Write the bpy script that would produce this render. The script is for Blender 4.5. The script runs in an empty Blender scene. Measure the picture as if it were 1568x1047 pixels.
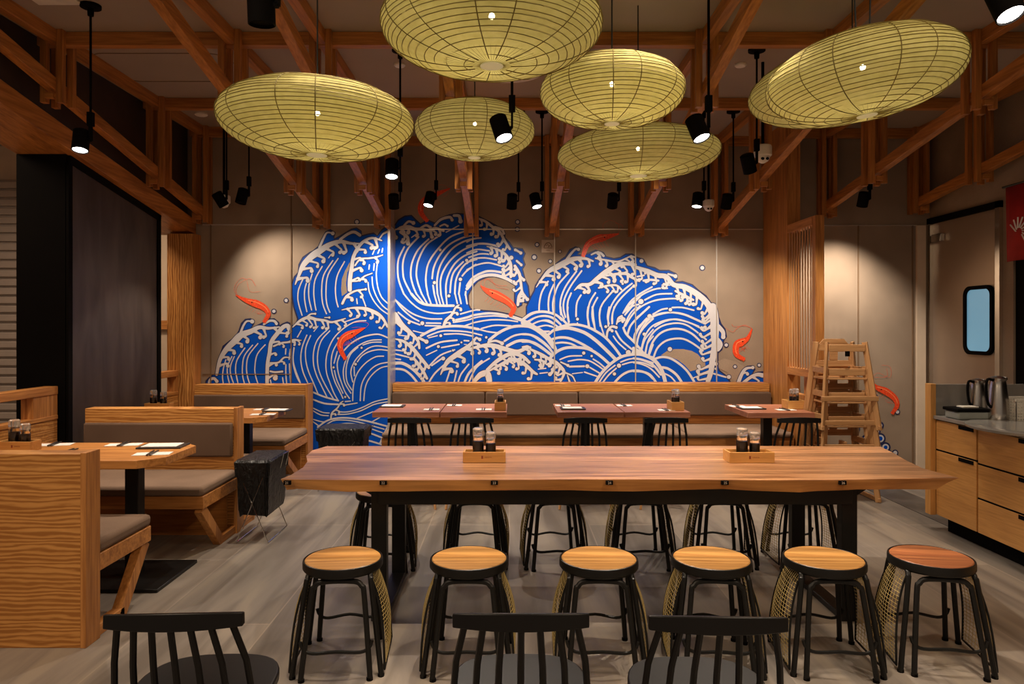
import bpy, bmesh, math, random
from mathutils import Vector, Matrix
R = math.radians
PI = math.pi
rnd = random.Random(7)
SC = bpy.context.scene
COL = SC.collection

# ------------------------------------------------------------ camera, world, exposure
F, CX, CY, EYE = 1100.0, 780.0, 500.0, 1.49      # focal length in px of 1568x1047, principal point, eye height
cam = bpy.data.cameras.new('camera'); co = bpy.data.objects.new('camera', cam); COL.objects.link(co)
cam.sensor_width = 36.0; cam.lens = 36.0 * F / 1568.0
co.location = (0, 0, EYE); co.rotation_euler = (R(90), 0, 0)
cam.shift_x = (784 - CX) / 1568.0; cam.shift_y = -(523.5 - CY) / 1568.0
cam.clip_start = 0.05
SC.camera = co
SC.view_settings.view_transform = 'Standard'; SC.view_settings.look = 'None'
SC.view_settings.exposure = 1.0; SC.view_settings.gamma = 1.0
SC.view_settings.use_curve_mapping = False
W = bpy.data.worlds.new('world'); SC.world = W; W.use_nodes = True
W.node_tree.nodes['Background'].inputs[0].default_value = (1.0, 0.80, 0.62, 1)
W.node_tree.nodes['Background'].inputs[1].default_value = 0.11

def lamp(name, kind, loc, energy, color=(1, .82, .62), target=None, size=.1, spot=60, blend=.5, sx=None):
    l = bpy.data.lights.new(name, kind); l.energy = energy; l.color = color
    if kind == 'AREA':
        l.size = size
        if sx: l.shape = 'RECTANGLE'; l.size = sx[0]; l.size_y = sx[1]
    else: l.shadow_soft_size = size
    if kind == 'SPOT': l.spot_size = R(spot); l.spot_blend = blend
    o = bpy.data.objects.new(name, l); COL.objects.link(o); o.location = loc
    if target is not None:
        o.rotation_euler = (Vector(target) - Vector(loc)).to_track_quat('-Z', 'Y').to_euler()
    return o
# unseen fill lights added behind the camera; lamps of the lit corridor at left
for x, y in ((-1.8, -.6), (1.8, -.6), (-1.8, 1.1), (1.8, 1.1)):
    lamp('fill_area_light', 'AREA', (x, y, 3.4), 19, (1, .78, .55), size=.7)
lamp('corridor_area_light', 'AREA', (-4.05, 6.75, 2.95), 16, (1, .74, .52), size=.5)
lamp('corridor_front_light', 'AREA', (-4.6, 4.6, 3.3), 14, (1, .74, .52), size=1.0)

# ------------------------------------------------------------ materials
MATS = {}
def newmat(name):
    m = bpy.data.materials.new(name); m.use_nodes = True
    nt = m.node_tree; b = nt.nodes['Principled BSDF']; MATS[name] = m
    return m, nt, b
def setin(b, **k):
    for a, v in k.items():
        n = {'rough': 'Roughness', 'metal': 'Metallic', 'color': 'Base Color', 'trans': 'Transmission Weight',
             'alpha': 'Alpha', 'ior': 'IOR', 'emit': 'Emission Strength', 'ecol': 'Emission Color', 'coat': 'Coat Weight', 'spec': 'Specular IOR Level'}[a]
        if a in ('color', 'ecol'): v = (*v, 1)
        b.inputs[n].default_value = v
def coords(nt, scale, rot=(0, 0, 0), world=False):
    n = nt.nodes
    if world: g = n.new('ShaderNodeNewGeometry'); out = g.outputs['Position']
    else: g = n.new('ShaderNodeTexCoord'); out = g.outputs['Object']
    mp = n.new('ShaderNodeMapping'); mp.inputs['Scale'].default_value = scale; mp.inputs['Rotation'].default_value = rot
    nt.links.new(out, mp.inputs[0]); return mp.outputs[0]
def ramp(nt, fac, stops):
    r = nt.nodes.new('ShaderNodeValToRGB'); nt.links.new(fac, r.inputs[0])
    e = r.color_ramp.elements
    while len(e) < len(stops): e.new(.5)
    for q, (p, c) in zip(e, stops): q.position = p; q.color = (*c, 1)
    return r.outputs[0]
def bump(nt, b, fac, s=.1, d=.01):
    k = nt.nodes.new('ShaderNodeBump'); k.inputs['Strength'].default_value = s; k.inputs['Distance'].default_value = d
    nt.links.new(fac, k.inputs['Height']); nt.links.new(k.outputs[0], b.inputs['Normal'])
def noise(nt, vec, scale=5, detail=4, dist=0, rough=.5):
    t = nt.nodes.new('ShaderNodeTexNoise'); nt.links.new(vec, t.inputs['Vector'])
    t.inputs['Scale'].default_value = scale; t.inputs['Detail'].default_value = detail
    t.inputs['Distortion'].default_value = dist; t.inputs['Roughness'].default_value = rough
    return t.outputs[0]
def plain(name, c, rough=.5, metal=0, var=.12, nscale=8, **k):
    m, nt, b = newmat(name); setin(b, rough=rough, metal=metal, **k)
    f = noise(nt, coords(nt, (1, 1, 1)), nscale, 3)
    col = ramp(nt, f, [(.3, tuple(v * (1 - var) for v in c)), (.7, tuple(min(1, v * (1 + var)) for v in c))])
    nt.links.new(col, b.inputs['Base Color']); return m
def wood(name, lo, hi, axis='X', fine=60, rough=.45, big=3.0, mid=.5, cath=0.0, world=False, planks=0):
    m, nt, b = newmat(name); setin(b, rough=rough, spec=.35)
    k = {'X': (.06, 1, 1), 'Y': (1, .06, 1), 'Z': (1, 1, .06)}[axis]
    v = coords(nt, k, world=world)
    f1 = noise(nt, v, fine, 3, .3); f2 = noise(nt, v, big * 4, 4, 1.2)
    mix = nt.nodes.new('ShaderNodeMix'); mix.data_type = 'FLOAT'; mix.inputs[0].default_value = mid
    nt.links.new(f1, mix.inputs[2]); nt.links.new(f2, mix.inputs[3]); out = mix.outputs[0]
    if cath:
        w = nt.nodes.new('ShaderNodeTexWave'); w.wave_type = 'BANDS'
        w.bands_direction = 'Z' if axis != 'Z' else 'X'
        k2 = {'X': (.16, .16, 1), 'Y': (.16, .16, 1), 'Z': (1, 1, .16)}[axis]
        nt.links.new(coords(nt, k2, world=world), w.inputs['Vector'])
        w.inputs['Scale'].default_value = cath; w.inputs['Distortion'].default_value = 9; w.inputs['Detail'].default_value = 3
        w.inputs['Detail Scale'].default_value = 1.3
        m2 = nt.nodes.new('ShaderNodeMix'); m2.data_type = 'FLOAT'; m2.inputs[0].default_value = .33
        nt.links.new(out, m2.inputs[2]); nt.links.new(w.outputs[1], m2.inputs[3]); out = m2.outputs[0]
        col = ramp(nt, out, [(.25, hi), (.45, tuple((a*.4 + c*.6) for a, c in zip(lo, hi))), (.62, lo)])
    else:
        col = ramp(nt, out, [(.36, lo), (.5, tuple((a + c) / 2 for a, c in zip(lo, hi))), (.64, hi)])
    if planks:
        vb = coords(nt, (1, 1, 1), world=world)
        sep = nt.nodes.new('ShaderNodeSeparateXYZ'); nt.links.new(vb, sep.inputs[0])
        mm = nt.nodes.new('ShaderNodeMath'); mm.operation = 'MULTIPLY'; mm.inputs[1].default_value = 1 / planks
        nt.links.new(sep.outputs[1 if axis == 'X' else 0], mm.inputs[0])
        fl = nt.nodes.new('ShaderNodeMath'); fl.operation = 'FLOOR'; nt.links.new(mm.outputs[0], fl.inputs[0])
        wn = nt.nodes.new('ShaderNodeTexWhiteNoise'); wn.noise_dimensions = '1D'; nt.links.new(fl.outputs[0], wn.inputs['W'])
        hs = nt.nodes.new('ShaderNodeHueSaturation'); mr = nt.nodes.new('ShaderNodeMapRange')
        mr.inputs[3].default_value = .62; mr.inputs[4].default_value = 1.3
        nt.links.new(wn.outputs[0], mr.inputs[0]); nt.links.new(mr.outputs[0], hs.inputs['Value'])
        nt.links.new(col, hs.inputs['Color']); col = hs.outputs[0]
    nt.links.new(col, b.inputs['Base Color']); bump(nt, b, f1, .08, .002); return m

OAK = ((.30, .105, .022), (.62, .27, .075))
for ax in 'XYZ':
    wood('oak_' + ax, *OAK, axis=ax)
    wood('beam_' + ax, (.26, .088, .018), (.56, .225, .052), axis=ax, big=2)
    wood('cab_' + ax, (.48, .22, .06), (.66, .33, .10), axis=ax, fine=90, big=2)
wood('ash_X', (.36, .135, .027), (.66, .31, .085), axis='X', cath=15.0)
wood('ash_Z', (.32, .12, .025), (.66, .32, .09), axis='Z', cath=13.0)
wood('slab', (.20, .080, .034), (.66, .33, .155), axis='X', fine=60, big=5, rough=.28, planks=.12)
wood('slab_edge', (.30, .12, .03), (.62, .30, .09), axis='X', fine=30, big=2, rough=.4)
wood('cherry_X', (.25, .085, .05), (.46, .19, .115), axis='X', rough=.3)
wood('cherry_edge', (.20, .06, .025), (.36, .12, .05), axis='X', rough=.4)
wood('seat_wood', (.36, .15, .035), (.72, .38, .12), axis='X', rough=.35, planks=.075)
wood('seat_wood_red', (.26, .075, .03), (.52, .19, .07), axis='X', rough=.35, planks=.09)
wood('beech_X', (.44, .21, .08), (.62, .34, .15), axis='X'); wood('beech_Z', (.44, .21, .08), (.62, .34, .15), axis='Z')
wood('bamboo', (.50, .23, .06), (.64, .33, .10), axis='X')
plain('black_metal', (.009, .008, .007), .4, .2, spec=.35)
plain('black_wood', (.006, .005, .005), .4, spec=.3)
plain('matte_black', (.003, .0022, .002), .8, spec=.08)
plain('steel', (.55, .52, .49), .25, 1, var=.05)
plain('door_steel', (.40, .31, .24), .34, .6, var=.05, nscale=3)
plain('chrome', (.8, .78, .75), .12, 1, var=.02)
plain('trim_metal', (.62, .56, .50), .35, .6, var=.05)
plain('ceiling_paint', (.33, .26, .20), .85, var=.04, nscale=2)
plain('dark_panel', (.050, .030, .020), .6)
plain('corridor_paint', (.62, .50, .38), .8, var=.04)
plain('shutter', (.40, .34, .30), .6, var=.04)
plain('white_plastic', (.75, .70, .62), .4)
plain('mesh_brass', (.50, .37, .14), .45, .4)
plain('cable', (.01, .01, .01), .6)
plain('bag_black', (.006, .0055, .006), .35, nscale=14, spec=.4)
b_ = MATS['bag_black'].node_tree; bump(b_, b_.nodes['Principled BSDF'], noise(b_, coords(b_, (1, 1, .5)), 16, 5, 2.0), .9, .03)
plain('paper', (.80, .76, .72), .7, var=.03)
plain('tray_dark', (.03, .026, .024), .4)
plain('sauce', (.015, .006, .003), .15)
plain('red_cloth', (.34, .004, .004), .8)
plain('white_print', (.75, .70, .66), .7)
plain('plaque', (.52, .42, .33), .6)
plain('logo_brown', (.25, .05, .015), .7)
plain('grey_stone', (.34, .31, .29), .22, var=.1)
plain('brown_line', (.18, .11, .06), .8)
plain('counter_grey', (.32, .30, .28), .2, .3, var=.05)
plain('plastic_grey', (.30, .32, .30), .3)
plain('art_blue', (.000, .066, .44), .6, spec=.12, var=.05, nscale=2)
plain('art_navy', (.008, .014, .075), .5, var=.05)
plain('art_white', (.56, .54, .56), .6, spec=.2, var=.03)
plain('prawn_red', (.74, .060, .012), .5, var=.25, nscale=60)
plain('prawn_light', (.90, .24, .09), .5)
plain('threshold_stone', (.075, .068, .066), .3, var=.4, nscale=5)
# fabric upholstery
def fabric(name, c, s=420):
    m, nt, b = newmat(name); setin(b, rough=.9, spec=.15)
    f = noise(nt, coords(nt, (1, 1, 1)), s, 2); g = noise(nt, coords(nt, (1, 1, 1)), 3, 2)
    mx = nt.nodes.new('ShaderNodeMix'); mx.data_type = 'FLOAT'; mx.inputs[0].default_value = .4
    nt.links.new(f, mx.inputs[2]); nt.links.new(g, mx.inputs[3])
    nt.links.new(ramp(nt, mx.outputs[0], [(.35, tuple(v * .75 for v in c)), (.65, tuple(v * 1.2 for v in c))]), b.inputs['Base Color'])
    bump(nt, b, f, .2, .001); return m
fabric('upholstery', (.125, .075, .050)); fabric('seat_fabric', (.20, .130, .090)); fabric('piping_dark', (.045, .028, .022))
fabric('wall_cloth', (.30, .225, .165), 260)
# floor: long grey wood-grain stone tiles laid at an angle
m, nt, b = newmat('floor_tile'); setin(b, rough=.38, spec=.4)
v = coords(nt, (1, 1, 1), (0, 0, R(90)), world=True)
br = nt.nodes.new('ShaderNodeTexBrick'); nt.links.new(v, br.inputs['Vector'])
br.inputs['Scale'].default_value = 1; br.inputs['Brick Width'].default_value = 1.8; br.inputs['Row Height'].default_value = .6
br.inputs['Mortar Size'].default_value = .004; br.inputs['Color1'].default_value = (.33, .285, .245, 1); br.inputs['Color2'].default_value = (.20, .178, .160, 1)
br.inputs['Mortar'].default_value = (.34, .29, .25, 1)
v2 = coords(nt, (1, .09, 1), (0, 0, R(4)), world=True)
f = noise(nt, v2, 7, 6, 1.0)
cr = ramp(nt, f, [(.34, (.62, .60, .58)), (.5, (.92, .9, .88)), (.62, (1.12, 1.08, 1.0))])
mx = nt.nodes.new('ShaderNodeMix'); mx.data_type = 'RGBA'; mx.blend_type = 'MULTIPLY'; mx.inputs[0].default_value = 1
nt.links.new(br.outputs[0], mx.inputs[6]); nt.links.new(cr, mx.inputs[7]); nt.links.new(mx.outputs[2], b.inputs['Base Color'])
# dark stone cladding of the pier
m, nt, b = newmat('pier_stone'); setin(b, rough=.5)
f = noise(nt, coords(nt, (2.2, 2.2, .5)), 2.5, 6, .8)
nt.links.new(ramp(nt, f, [(.3, (.035, .024, .020)), (.7, (.085, .062, .052))]), b.inputs['Base Color'])
# glass and glowing things
m, nt, b = newmat('jar_glass'); setin(b, color=(1, 1, 1), rough=.03, trans=1, ior=1.45)
m, nt, b = newmat('lid_glass'); setin(b, color=(.85, .82, .78), rough=.08, trans=.8, ior=1.45)
m, nt, b = newmat('blue_window'); setin(b, color=(.15, .32, .42), rough=.12, ecol=(.16, .36, .50), emit=.32)
m, nt, b = newmat('lamp_glow'); setin(b, color=(1, 1, 1), ecol=(1, .93, .85), emit=9)
m, nt, b = newmat('bulb_glow'); setin(b, color=(1, 1, 1), ecol=(1, .93, .75), emit=45)
m, nt, b = newmat('lantern_hub'); setin(b, color=(.75, .70, .40), rough=.6, ecol=(.9, .8, .4), emit=.1)
# translucent lantern paper; lit by the bulb inside and giving off a soft glow of its own
m, nt, b = newmat('lantern_paper')
nt.nodes.remove(b); o_ = nt.nodes['Material Output']
tl = nt.nodes.new('ShaderNodeBsdfTranslucent'); df = nt.nodes.new('ShaderNodeBsdfDiffuse'); tr = nt.nodes.new('ShaderNodeBsdfTransparent')
em = nt.nodes.new('ShaderNodeEmission')
f = noise(nt, coords(nt, (1, 1, 1)), 30, 4)
c = ramp(nt, f, [(.3, (.56, .50, .20)), (.7, (.64, .58, .26))])
for n_ in (tl, df): nt.links.new(c, n_.inputs[0])
nt.links.new(c, em.inputs[0]); em.inputs[1].default_value = .018; tr.inputs[0].default_value = (1, .95, .7, 1)
a1 = nt.nodes.new('ShaderNodeMixShader'); a1.inputs[0].default_value = .5; nt.links.new(tl.outputs[0], a1.inputs[1]); nt.links.new(df.outputs[0], a1.inputs[2])
a2 = nt.nodes.new('ShaderNodeMixShader'); a2.inputs[0].default_value = .05; nt.links.new(a1.outputs[0], a2.inputs[1]); nt.links.new(tr.outputs[0], a2.inputs[2])
a3 = nt.nodes.new('ShaderNodeAddShader'); nt.links.new(a2.outputs[0], a3.inputs[0]); nt.links.new(em.outputs[0], a3.inputs[1])
nt.links.new(a3.outputs[0], o_.inputs[0])
plain('lantern_rib', (.20, .15, .035), .7)

# ------------------------------------------------------------ mesh helpers
class MB:
    def __init__(s): s.v = []; s.f = []
    def add(s, vs, fs):
        n = len(s.v); s.v += [tuple(p) for p in vs]; s.f += [tuple(i + n for i in q) for q in fs]; return s
    def box(s, x0, x1, y0, y1, z0, z1):
        return s.add([(x0,y0,z0),(x1,y0,z0),(x1,y1,z0),(x0,y1,z0),(x0,y0,z1),(x1,y0,z1),(x1,y1,z1),(x0,y1,z1)],
                     [(0,3,2,1),(4,5,6,7),(0,1,5,4),(1,2,6,5),(2,3,7,6),(3,0,4,7)])
    def bar(s, p, q, w, h, up=(0, 0, 1)):
        p = Vector(p); q = Vector(q); d = (q - p).normalized(); u = Vector(up)
        a = d.cross(u)
        if a.length < 1e-4: a = d.cross(Vector((0, 1, 0)))
        a.normalize(); c = a.cross(d).normalized(); a = a * w / 2; c = c * h / 2
        vs = [e + i * a + j * c for e in (p, q) for i, j in ((-1, -1), (1, -1), (1, 1), (-1, 1))]
        return s.add(vs, [(0,3,2,1),(4,5,6,7),(0,1,5,4),(1,2,6,5),(2,3,7,6),(3,0,4,7)])
    def tube(s, pts, r, n=8, closed=False):
        pts = [Vector(p) for p in pts]; m = len(pts); rs = r if isinstance(r, (list, tuple)) else [r] * m
        rings = []; ref = None
        for i, p in enumerate(pts):
            if closed: t = pts[(i + 1) % m] - pts[i - 1]
            else: t = pts[min(i + 1, m - 1)] - pts[max(i - 1, 0)]
            t.normalize()
            if ref is None:
                ref = Vector((0, 0, 1)) if abs(t.z) < .9 else Vector((1, 0, 0))
            a = (ref - t * ref.dot(t)); a.normalize(); ref = a; c = t.cross(a)
            rings.append([p + (a * math.cos(2*PI*k/n) + c * math.sin(2*PI*k/n)) * rs[i] for k in range(n)])
        vs = [v for g in rings for v in g]; fs = []
        for i in range(m if closed else m - 1):
            j = (i + 1) % m
            for k in range(n):
                l = (k + 1) % n; fs.append((i*n+k, i*n+l, j*n+l, j*n+k))
        if not closed: fs.append(tuple(range(n - 1, -1, -1))); fs.append(tuple((m-1)*n + k for k in range(n)))
        return s.add(vs, fs)
    def lathe(s, prof, n=24, c=(0, 0, 0)):
        vs = [(c[0] + r * math.cos(2*PI*k/n), c[1] + r * math.sin(2*PI*k/n), c[2] + z) for r, z in prof for k in range(n)]
        fs = []
        for i in range(len(prof) - 1):
            for k in range(n):
                l = (k + 1) % n; fs.append((i*n+k, i*n+l, (i+1)*n+l, (i+1)*n+k))
        fs.append(tuple(range(n - 1, -1, -1))); fs.append(tuple((len(prof)-1)*n + k for k in range(n)))
        return s.add(vs, fs)
    def prism(s, poly, lo, hi, ax='Z'):
        f = {'Z': lambda a, b, t: (a, b, t), 'Y': lambda a, b, t: (a, t, b), 'X': lambda a, b, t: (t, a, b)}[ax]
        n = len(poly); vs = [f(a, b, lo) for a, b in poly] + [f(a, b, hi) for a, b in poly]
        return s.add(vs, [tuple(range(n))[::-1], tuple(range(n, 2*n))] + [(i, (i+1) % n, n + (i+1) % n, n + i) for i in range(n)])
    def xf(s, M): s.v = [tuple(M @ Vector(p)) for p in s.v]; return s
    def build(s, name, mat, parent=None, bevel=0, smooth=True):
        me = bpy.data.meshes.new(name); me.from_pydata(s.v, [], s.f); me.update()
        b = bmesh.new(); b.from_mesh(me); bmesh.ops.recalc_face_normals(b, faces=b.faces); b.to_mesh(me); b.free()
        if smooth: me.shade_smooth(); me.set_sharp_from_angle(angle=.6)
        me.materials.append(MATS[mat])
        o = bpy.data.objects.new(name, me); COL.objects.link(o)
        if parent: o.parent = parent
        if bevel:
            k = o.modifiers.new('bevel', 'BEVEL'); k.width = bevel; k.segments = 2; k.limit_method = 'ANGLE'
        return o
def tag(o, label, cat, group=None):
    o['label'] = label; o['category'] = cat
    if group: o['group'] = group
    return o
def thing(name, label, cat, loc=(0, 0, 0), rz=0, group=None):
    o = bpy.data.objects.new(name, None); COL.objects.link(o); o.empty_display_size = .05
    o.location = loc; o.rotation_euler = (0, 0, rz); return tag(o, label, cat, group)
def struct(o): o['kind'] = 'structure'; return o
def dup(root, loc, rz=None, label=None, group=None):
    r = root.copy(); COL.objects.link(r); r.location = loc
    if rz is not None: r.rotation_euler = (0, 0, rz)
    if label: r['label'] = label
    if group: r['group'] = group
    for ch in list(root.children):
        c = ch.copy(); COL.objects.link(c); c.parent = r
        for g in list(ch.children):
            d = g.copy(); COL.objects.link(d); d.parent = c
    return r
def smooth_pts(P, k=5):
    if len(P) < 3: return [Vector(p) for p in P]
    Q = [Vector(p) for p in P]; out = []
    for i in range(len(Q) - 1):
        a = Q[max(i-1, 0)]; b = Q[i]; c = Q[i+1]; d = Q[min(i+2, len(Q)-1)]
        for j in range(k):
            t = j / k
            out.append(.5 * ((2*b) + (c - a)*t + (2*a - 5*b + 4*c - d)*t*t + (3*b - a - 3*c + d)*t**3))
    out.append(Q[-1]); return out
# ------------------------------------------------------------ room shell
YB, YL, YR = 7.85, 7.50, 7.55         # back wall, its projecting left section, the right section
XS, XW = -1.249, 4.42                 # step in the back wall, right wall
ZC = 3.55
def S(name, mat, *boxes):
    m = MB()
    for b in boxes: m.box(*b)
    return struct(m.build(name, mat))
S('floor', 'floor_tile', (-7, 5.5, -2, 9, -.1, 0))
S('floor_border', 'threshold_stone', (3.27, 3.58, 5.3, 7.55, 0, .004))
S('ceiling', 'ceiling_paint', (-7, 5.5, -2, 9, ZC, ZC + .1))
S('wall_back', 'wall_cloth', (XS - .1, 2.95, YB, YB + .1, 0, ZC), (-3.55, XS, YL, YL + .3, 0, ZC), (2.9, XW + .1, YR, YR + .2, 0, ZC))
S('wall_right', 'wall_cloth', (XW, XW + .12, 7.54, YR, 0, ZC), (XW, XW + .12, 6.44, 7.54, 2.62, ZC), (XW, XW + .12, 6.30, 6.44, 0, ZC),
  (XW, XW + .12, -2, 6.30, 2.1, ZC), (XW, XW + .12, -2, 6.30, 0, .98))
S('serving_window', 'matte_black', (XW + .02, XW + .1, -2, 6.30, .98, 2.1))
S('trim_1', 'trim_metal', (XS - .02, XS + .004, YL - .006, YB, 0, 2.545))
S('trim_2', 'trim_metal', (-3.2, XS, YL - .008, YL, 2.547, 2.559))
S('trim_3', 'trim_metal', (XS, 2.77, YB - .008, YB, 2.547, 2.559))
for i, (x, y, z0) in enumerate([(446, YL, .3), (724, YB, .8), (849, YB, .8), (973, YB, .8), (1097, YB, .8), (1314, YR, 0), (1397, YR, 0), (323, YL, .3)]):
    X = (x - CX) * y / F
    S('trim_%d' % (i + 4), 'trim_metal' if i in (1, 2, 3, 4) else 'brown_line', (X - .006, X + .006, y - .010, y, z0, ZC if i < 1 else 2.55))
S('trim_12', 'trim_metal', (2.9, 4.28, YR - .008, YR, 2.547, 2.557))
S('trim_13', 'corridor_paint', (4.27, 4.36, YR - .03, YR, 0, 2.55))
S('trim_14', 'brown_line', (-3.2, -2.28, YL - .008, YL, .99, .998))
# corridor on the left
S('wall_corridor', 'corridor_paint', (-7, -3.2, 8.2, 8.3, 0, ZC))
S('wall_far_left', 'corridor_paint', (-7.1, -7.0, 0, 8.3, 0, ZC))
S('trim_15', 'oak_X', (-4.1, -3.4, 8.14, 8.2, 1.46, 1.56))
m = MB()
for i in range(31): m.box(-6.9, -5.15, 8.08, 8.13, .05 + i * .1, .05 + i * .1 + .075)
m.box(-6.9, -5.15, 8.12, 8.18, 0, 3.15)
tag(m.build('roller_shutter', 'shutter', bevel=.01), 'pale slatted roller shutter at the far left beyond the black pier', 'shutter')

# left side: pier, sloping fascia, low partitions, jamb
def fz(y, top): return (2.60 if top else 2.445) + .167 * (7.5 - y)
m = MB(); m.prism([(7.5, fz(7.5, 0)), (7.5, fz(7.5, 1)), (2.0, fz(2, 1)), (2.0, fz(2, 0))], -3.72, -3.27, 'X')
tag(m.build('sloping_beam', 'beam_Y', bevel=.004), 'wide orange wooden beam sloping along the left side above the black pier', 'beam')
S('wall_left', 'dark_panel')if 0 else None
m = MB(); m.prism([(7.5, fz(7.5, 1)), (7.5, ZC), (2.0, ZC), (2.0, fz(2, 1))], -3.5, -3.36, 'X'); struct(m.build('wall_left', 'dark_panel'))
p = thing('pier', 'tall black pier clad in dark stone on the left', 'pier', (-3.53, 6.1, 0))
q = lambda m_: m_.xf(Matrix.Translation((3.53, -6.1, 0)))
m = MB(); m.prism([(5.42, 0), (6.86, 0), (6.86, fz(6.86, 0)), (5.42, fz(5.42, 0))], -3.72, -3.345, 'X'); q(m).build('body', 'matte_black', p)
m = MB(); m.prism([(5.47, .02), (6.80, .02), (6.80, fz(6.80, 0) - .06), (5.47, fz(5.47, 0) - .06)], -3.345, -3.338, 'X'); q(m).build('stone_cladding', 'pier_stone', p)
m = MB(); m.box(-3.35, -3.325, 5.42, 5.47, 0, fz(5.47, 0) - .06).box(-3.35, -3.325, 6.80, 6.86, 0, fz(6.86, 0)); m.bar((-3.338, 5.44, fz(5.44, 0) - .03), (-3.338, 6.86, fz(6.86, 0) - .03), .026, .06)
q(m).build('edge_frame', 'matte_black', p)
p = thing('jamb_panel', 'tall wood-grained end panel at the back left corner beside the mural', 'panel', (-3.36, 7.42, 0))
MB().box(-.14, .14, -.075, .075, 0, 2.44).build('board', 'ash_Z', p)
MB().box(.125, .142, -.078, .078, 0, 2.44).build('edge_strip', 'oak_Z', p)
def partition(y0, y1, label):
    p = thing('low_partition', label, 'partition', (-3.43, (y0 + y1) / 2, 0), group='low wooden partitions along the left side')
    h = (y1 - y0) / 2
    MB().box(-.05, .05, -h, h, .985, 1.045).build('top_rail', 'oak_Y', p, .003)
    MB().box(-.045, .045, -h, h, 0, .80).build('lower_panel', 'ash_X', p, .003)
    MB().box(-.05, .05, -h, h, .80, .83).build('ledge', 'oak_Y', p, .003)
    for e in ((h - .27, h) if h > 1 else (h - .04, h), ):
        MB().box(-.045, .045, e[0], e[1], .83, .985).build('post', 'oak_Z', p)
partition(2.6, 5.38, 'low wooden partition with open top rail at the left image edge, before the black pier')
partition(6.87, 7.34, 'short low wooden partition between the black pier and the wood-grained end panel')

# right column and slatted screen
p = thing('wooden_screen', 'floor to ceiling wooden column with slatted screen right of the mural', 'screen', (2.81, 6.9, 0))
MB().box(-.04, .09, .26, .94, 0, ZC).build('column', 'oak_Z', p, .003)
MB().box(-.04, .04, -.40, -.32, 0, 2.50).build('post', 'oak_Z', p, .003)
MB().box(-.04, .04, -.32, .26, 2.42, 2.50).build('top_rail', 'oak_Y', p)
MB().box(-.04, .04, -.32, .26, 1.02, 1.09).build('middle_rail', 'oak_Y', p)
for i in range(9): MB().box(-.030, -.023, -.277 + i * .062, -.255 + i * .062, 1.09, 2.42).build('slat', 'beech_Z', p)
MB().box(-.04, .04, -.32, .26, 0, .84).build('lower_panel', 'oak_Z', p)
MB().box(.02, .035, -.32, .0, .84, 1.02).build('niche_back', 'oak_Z', p)

# steel door on the right wall
d = bpy.data.objects.new('door_1', None); COL.objects.link(d); d.location = (XW, 6.99, 0); struct(d)
MB().box(-.035, .06, .50, .56, 0, 2.62).build('frame_post', 'chrome', d)
MB().box(-.035, .06, -.56, -.50, 0, 2.62).build('frame_post', 'chrome', d)
MB().box(-.035, .06, -.56, .56, 2.56, 2.62).build('frame_head', 'matte_black', d)
MB().box(.0, .04, -.50, .50, 0, 2.56).build('door_leaf', 'door_steel', d)
def rrect(cx, cy, w, h, r, n=6):
    out = []
    for a, (sx, sy) in enumerate(((1, 1), (-1, 1), (-1, -1), (1, -1))):
        for k in range(n + 1):
            t = (a + k / n) * PI / 2; out.append((cx + sx * (w/2 - r) + r * math.cos(t), cy + sy * (h/2 - r) + r * math.sin(t)))
    return out
a = rrect(-.245, 1.55, .42, .65, .09); b_ = rrect(-.245, 1.55, .35, .58, .06)
m = MB(); n = len(a); m.add([(-.03, *t) for t in a] + [(-.03, *t) for t in b_] + [(.0, *t) for t in a] + [(.0, *t) for t in b_],
    [(i, (i+1) % n, n + (i+1) % n, n + i) for i in range(n)] + [(i, 2*n + i, 2*n + (i+1) % n, (i+1) % n) for i in range(n)] + [(n+i, n + (i+1) % n, 3*n + (i+1) % n, 3*n+i) for i in range(n)])
m.build('window_gasket', 'matte_black', d)
m = MB(); m.prism(b_, -.012, -.004, 'X'); m.build('window_pane', 'blue_window', d)
MB().box(-.05, -.0, .30, .46, 2.36, 2.44).build('door_closer', 'steel', d, .006)

# red hanging cloth
p = thing('red_cloth_banner', 'red hanging cloth banner with a pale brush drawing at the right image edge', 'banner', (XW - .12, 5.60, 0))
m = MB(); N = 24
for side in (0, .006):
    pass
vs = []; fs = []
for i in range(N + 1):
    y = -.62 + 1.24 * i / N
    for z in (2.69, 2.4, 2.05): vs.append((.012 * math.sin(i * 1.1) * (2.75 - z) * 1.5, y, z))
for i in range(N):
    for j in (0, 1): fs.append((i*3+j, i*3+j+1, (i+1)*3+j+1, (i+1)*3+j))
o = MB().add(vs, fs).build('cloth', 'red_cloth', p); k = o.modifiers.new('s', 'SOLIDIFY'); k.thickness = .004
MB().tube([(0, -.75, 2.70), (0, .66, 2.70)], .010).build('rod', 'black_wood', p)
m = MB()
for i in range(9):
    t = R(20 + i * 24); m.tube([(-.03, .42 + .04 * math.cos(t), 2.28 + .04 * math.sin(t)), (-.03, .42 + .13 * math.cos(t + .3), 2.28 + .13 * math.sin(t + .3))], .006, 5)
m.build('print', 'white_print', p)

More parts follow.
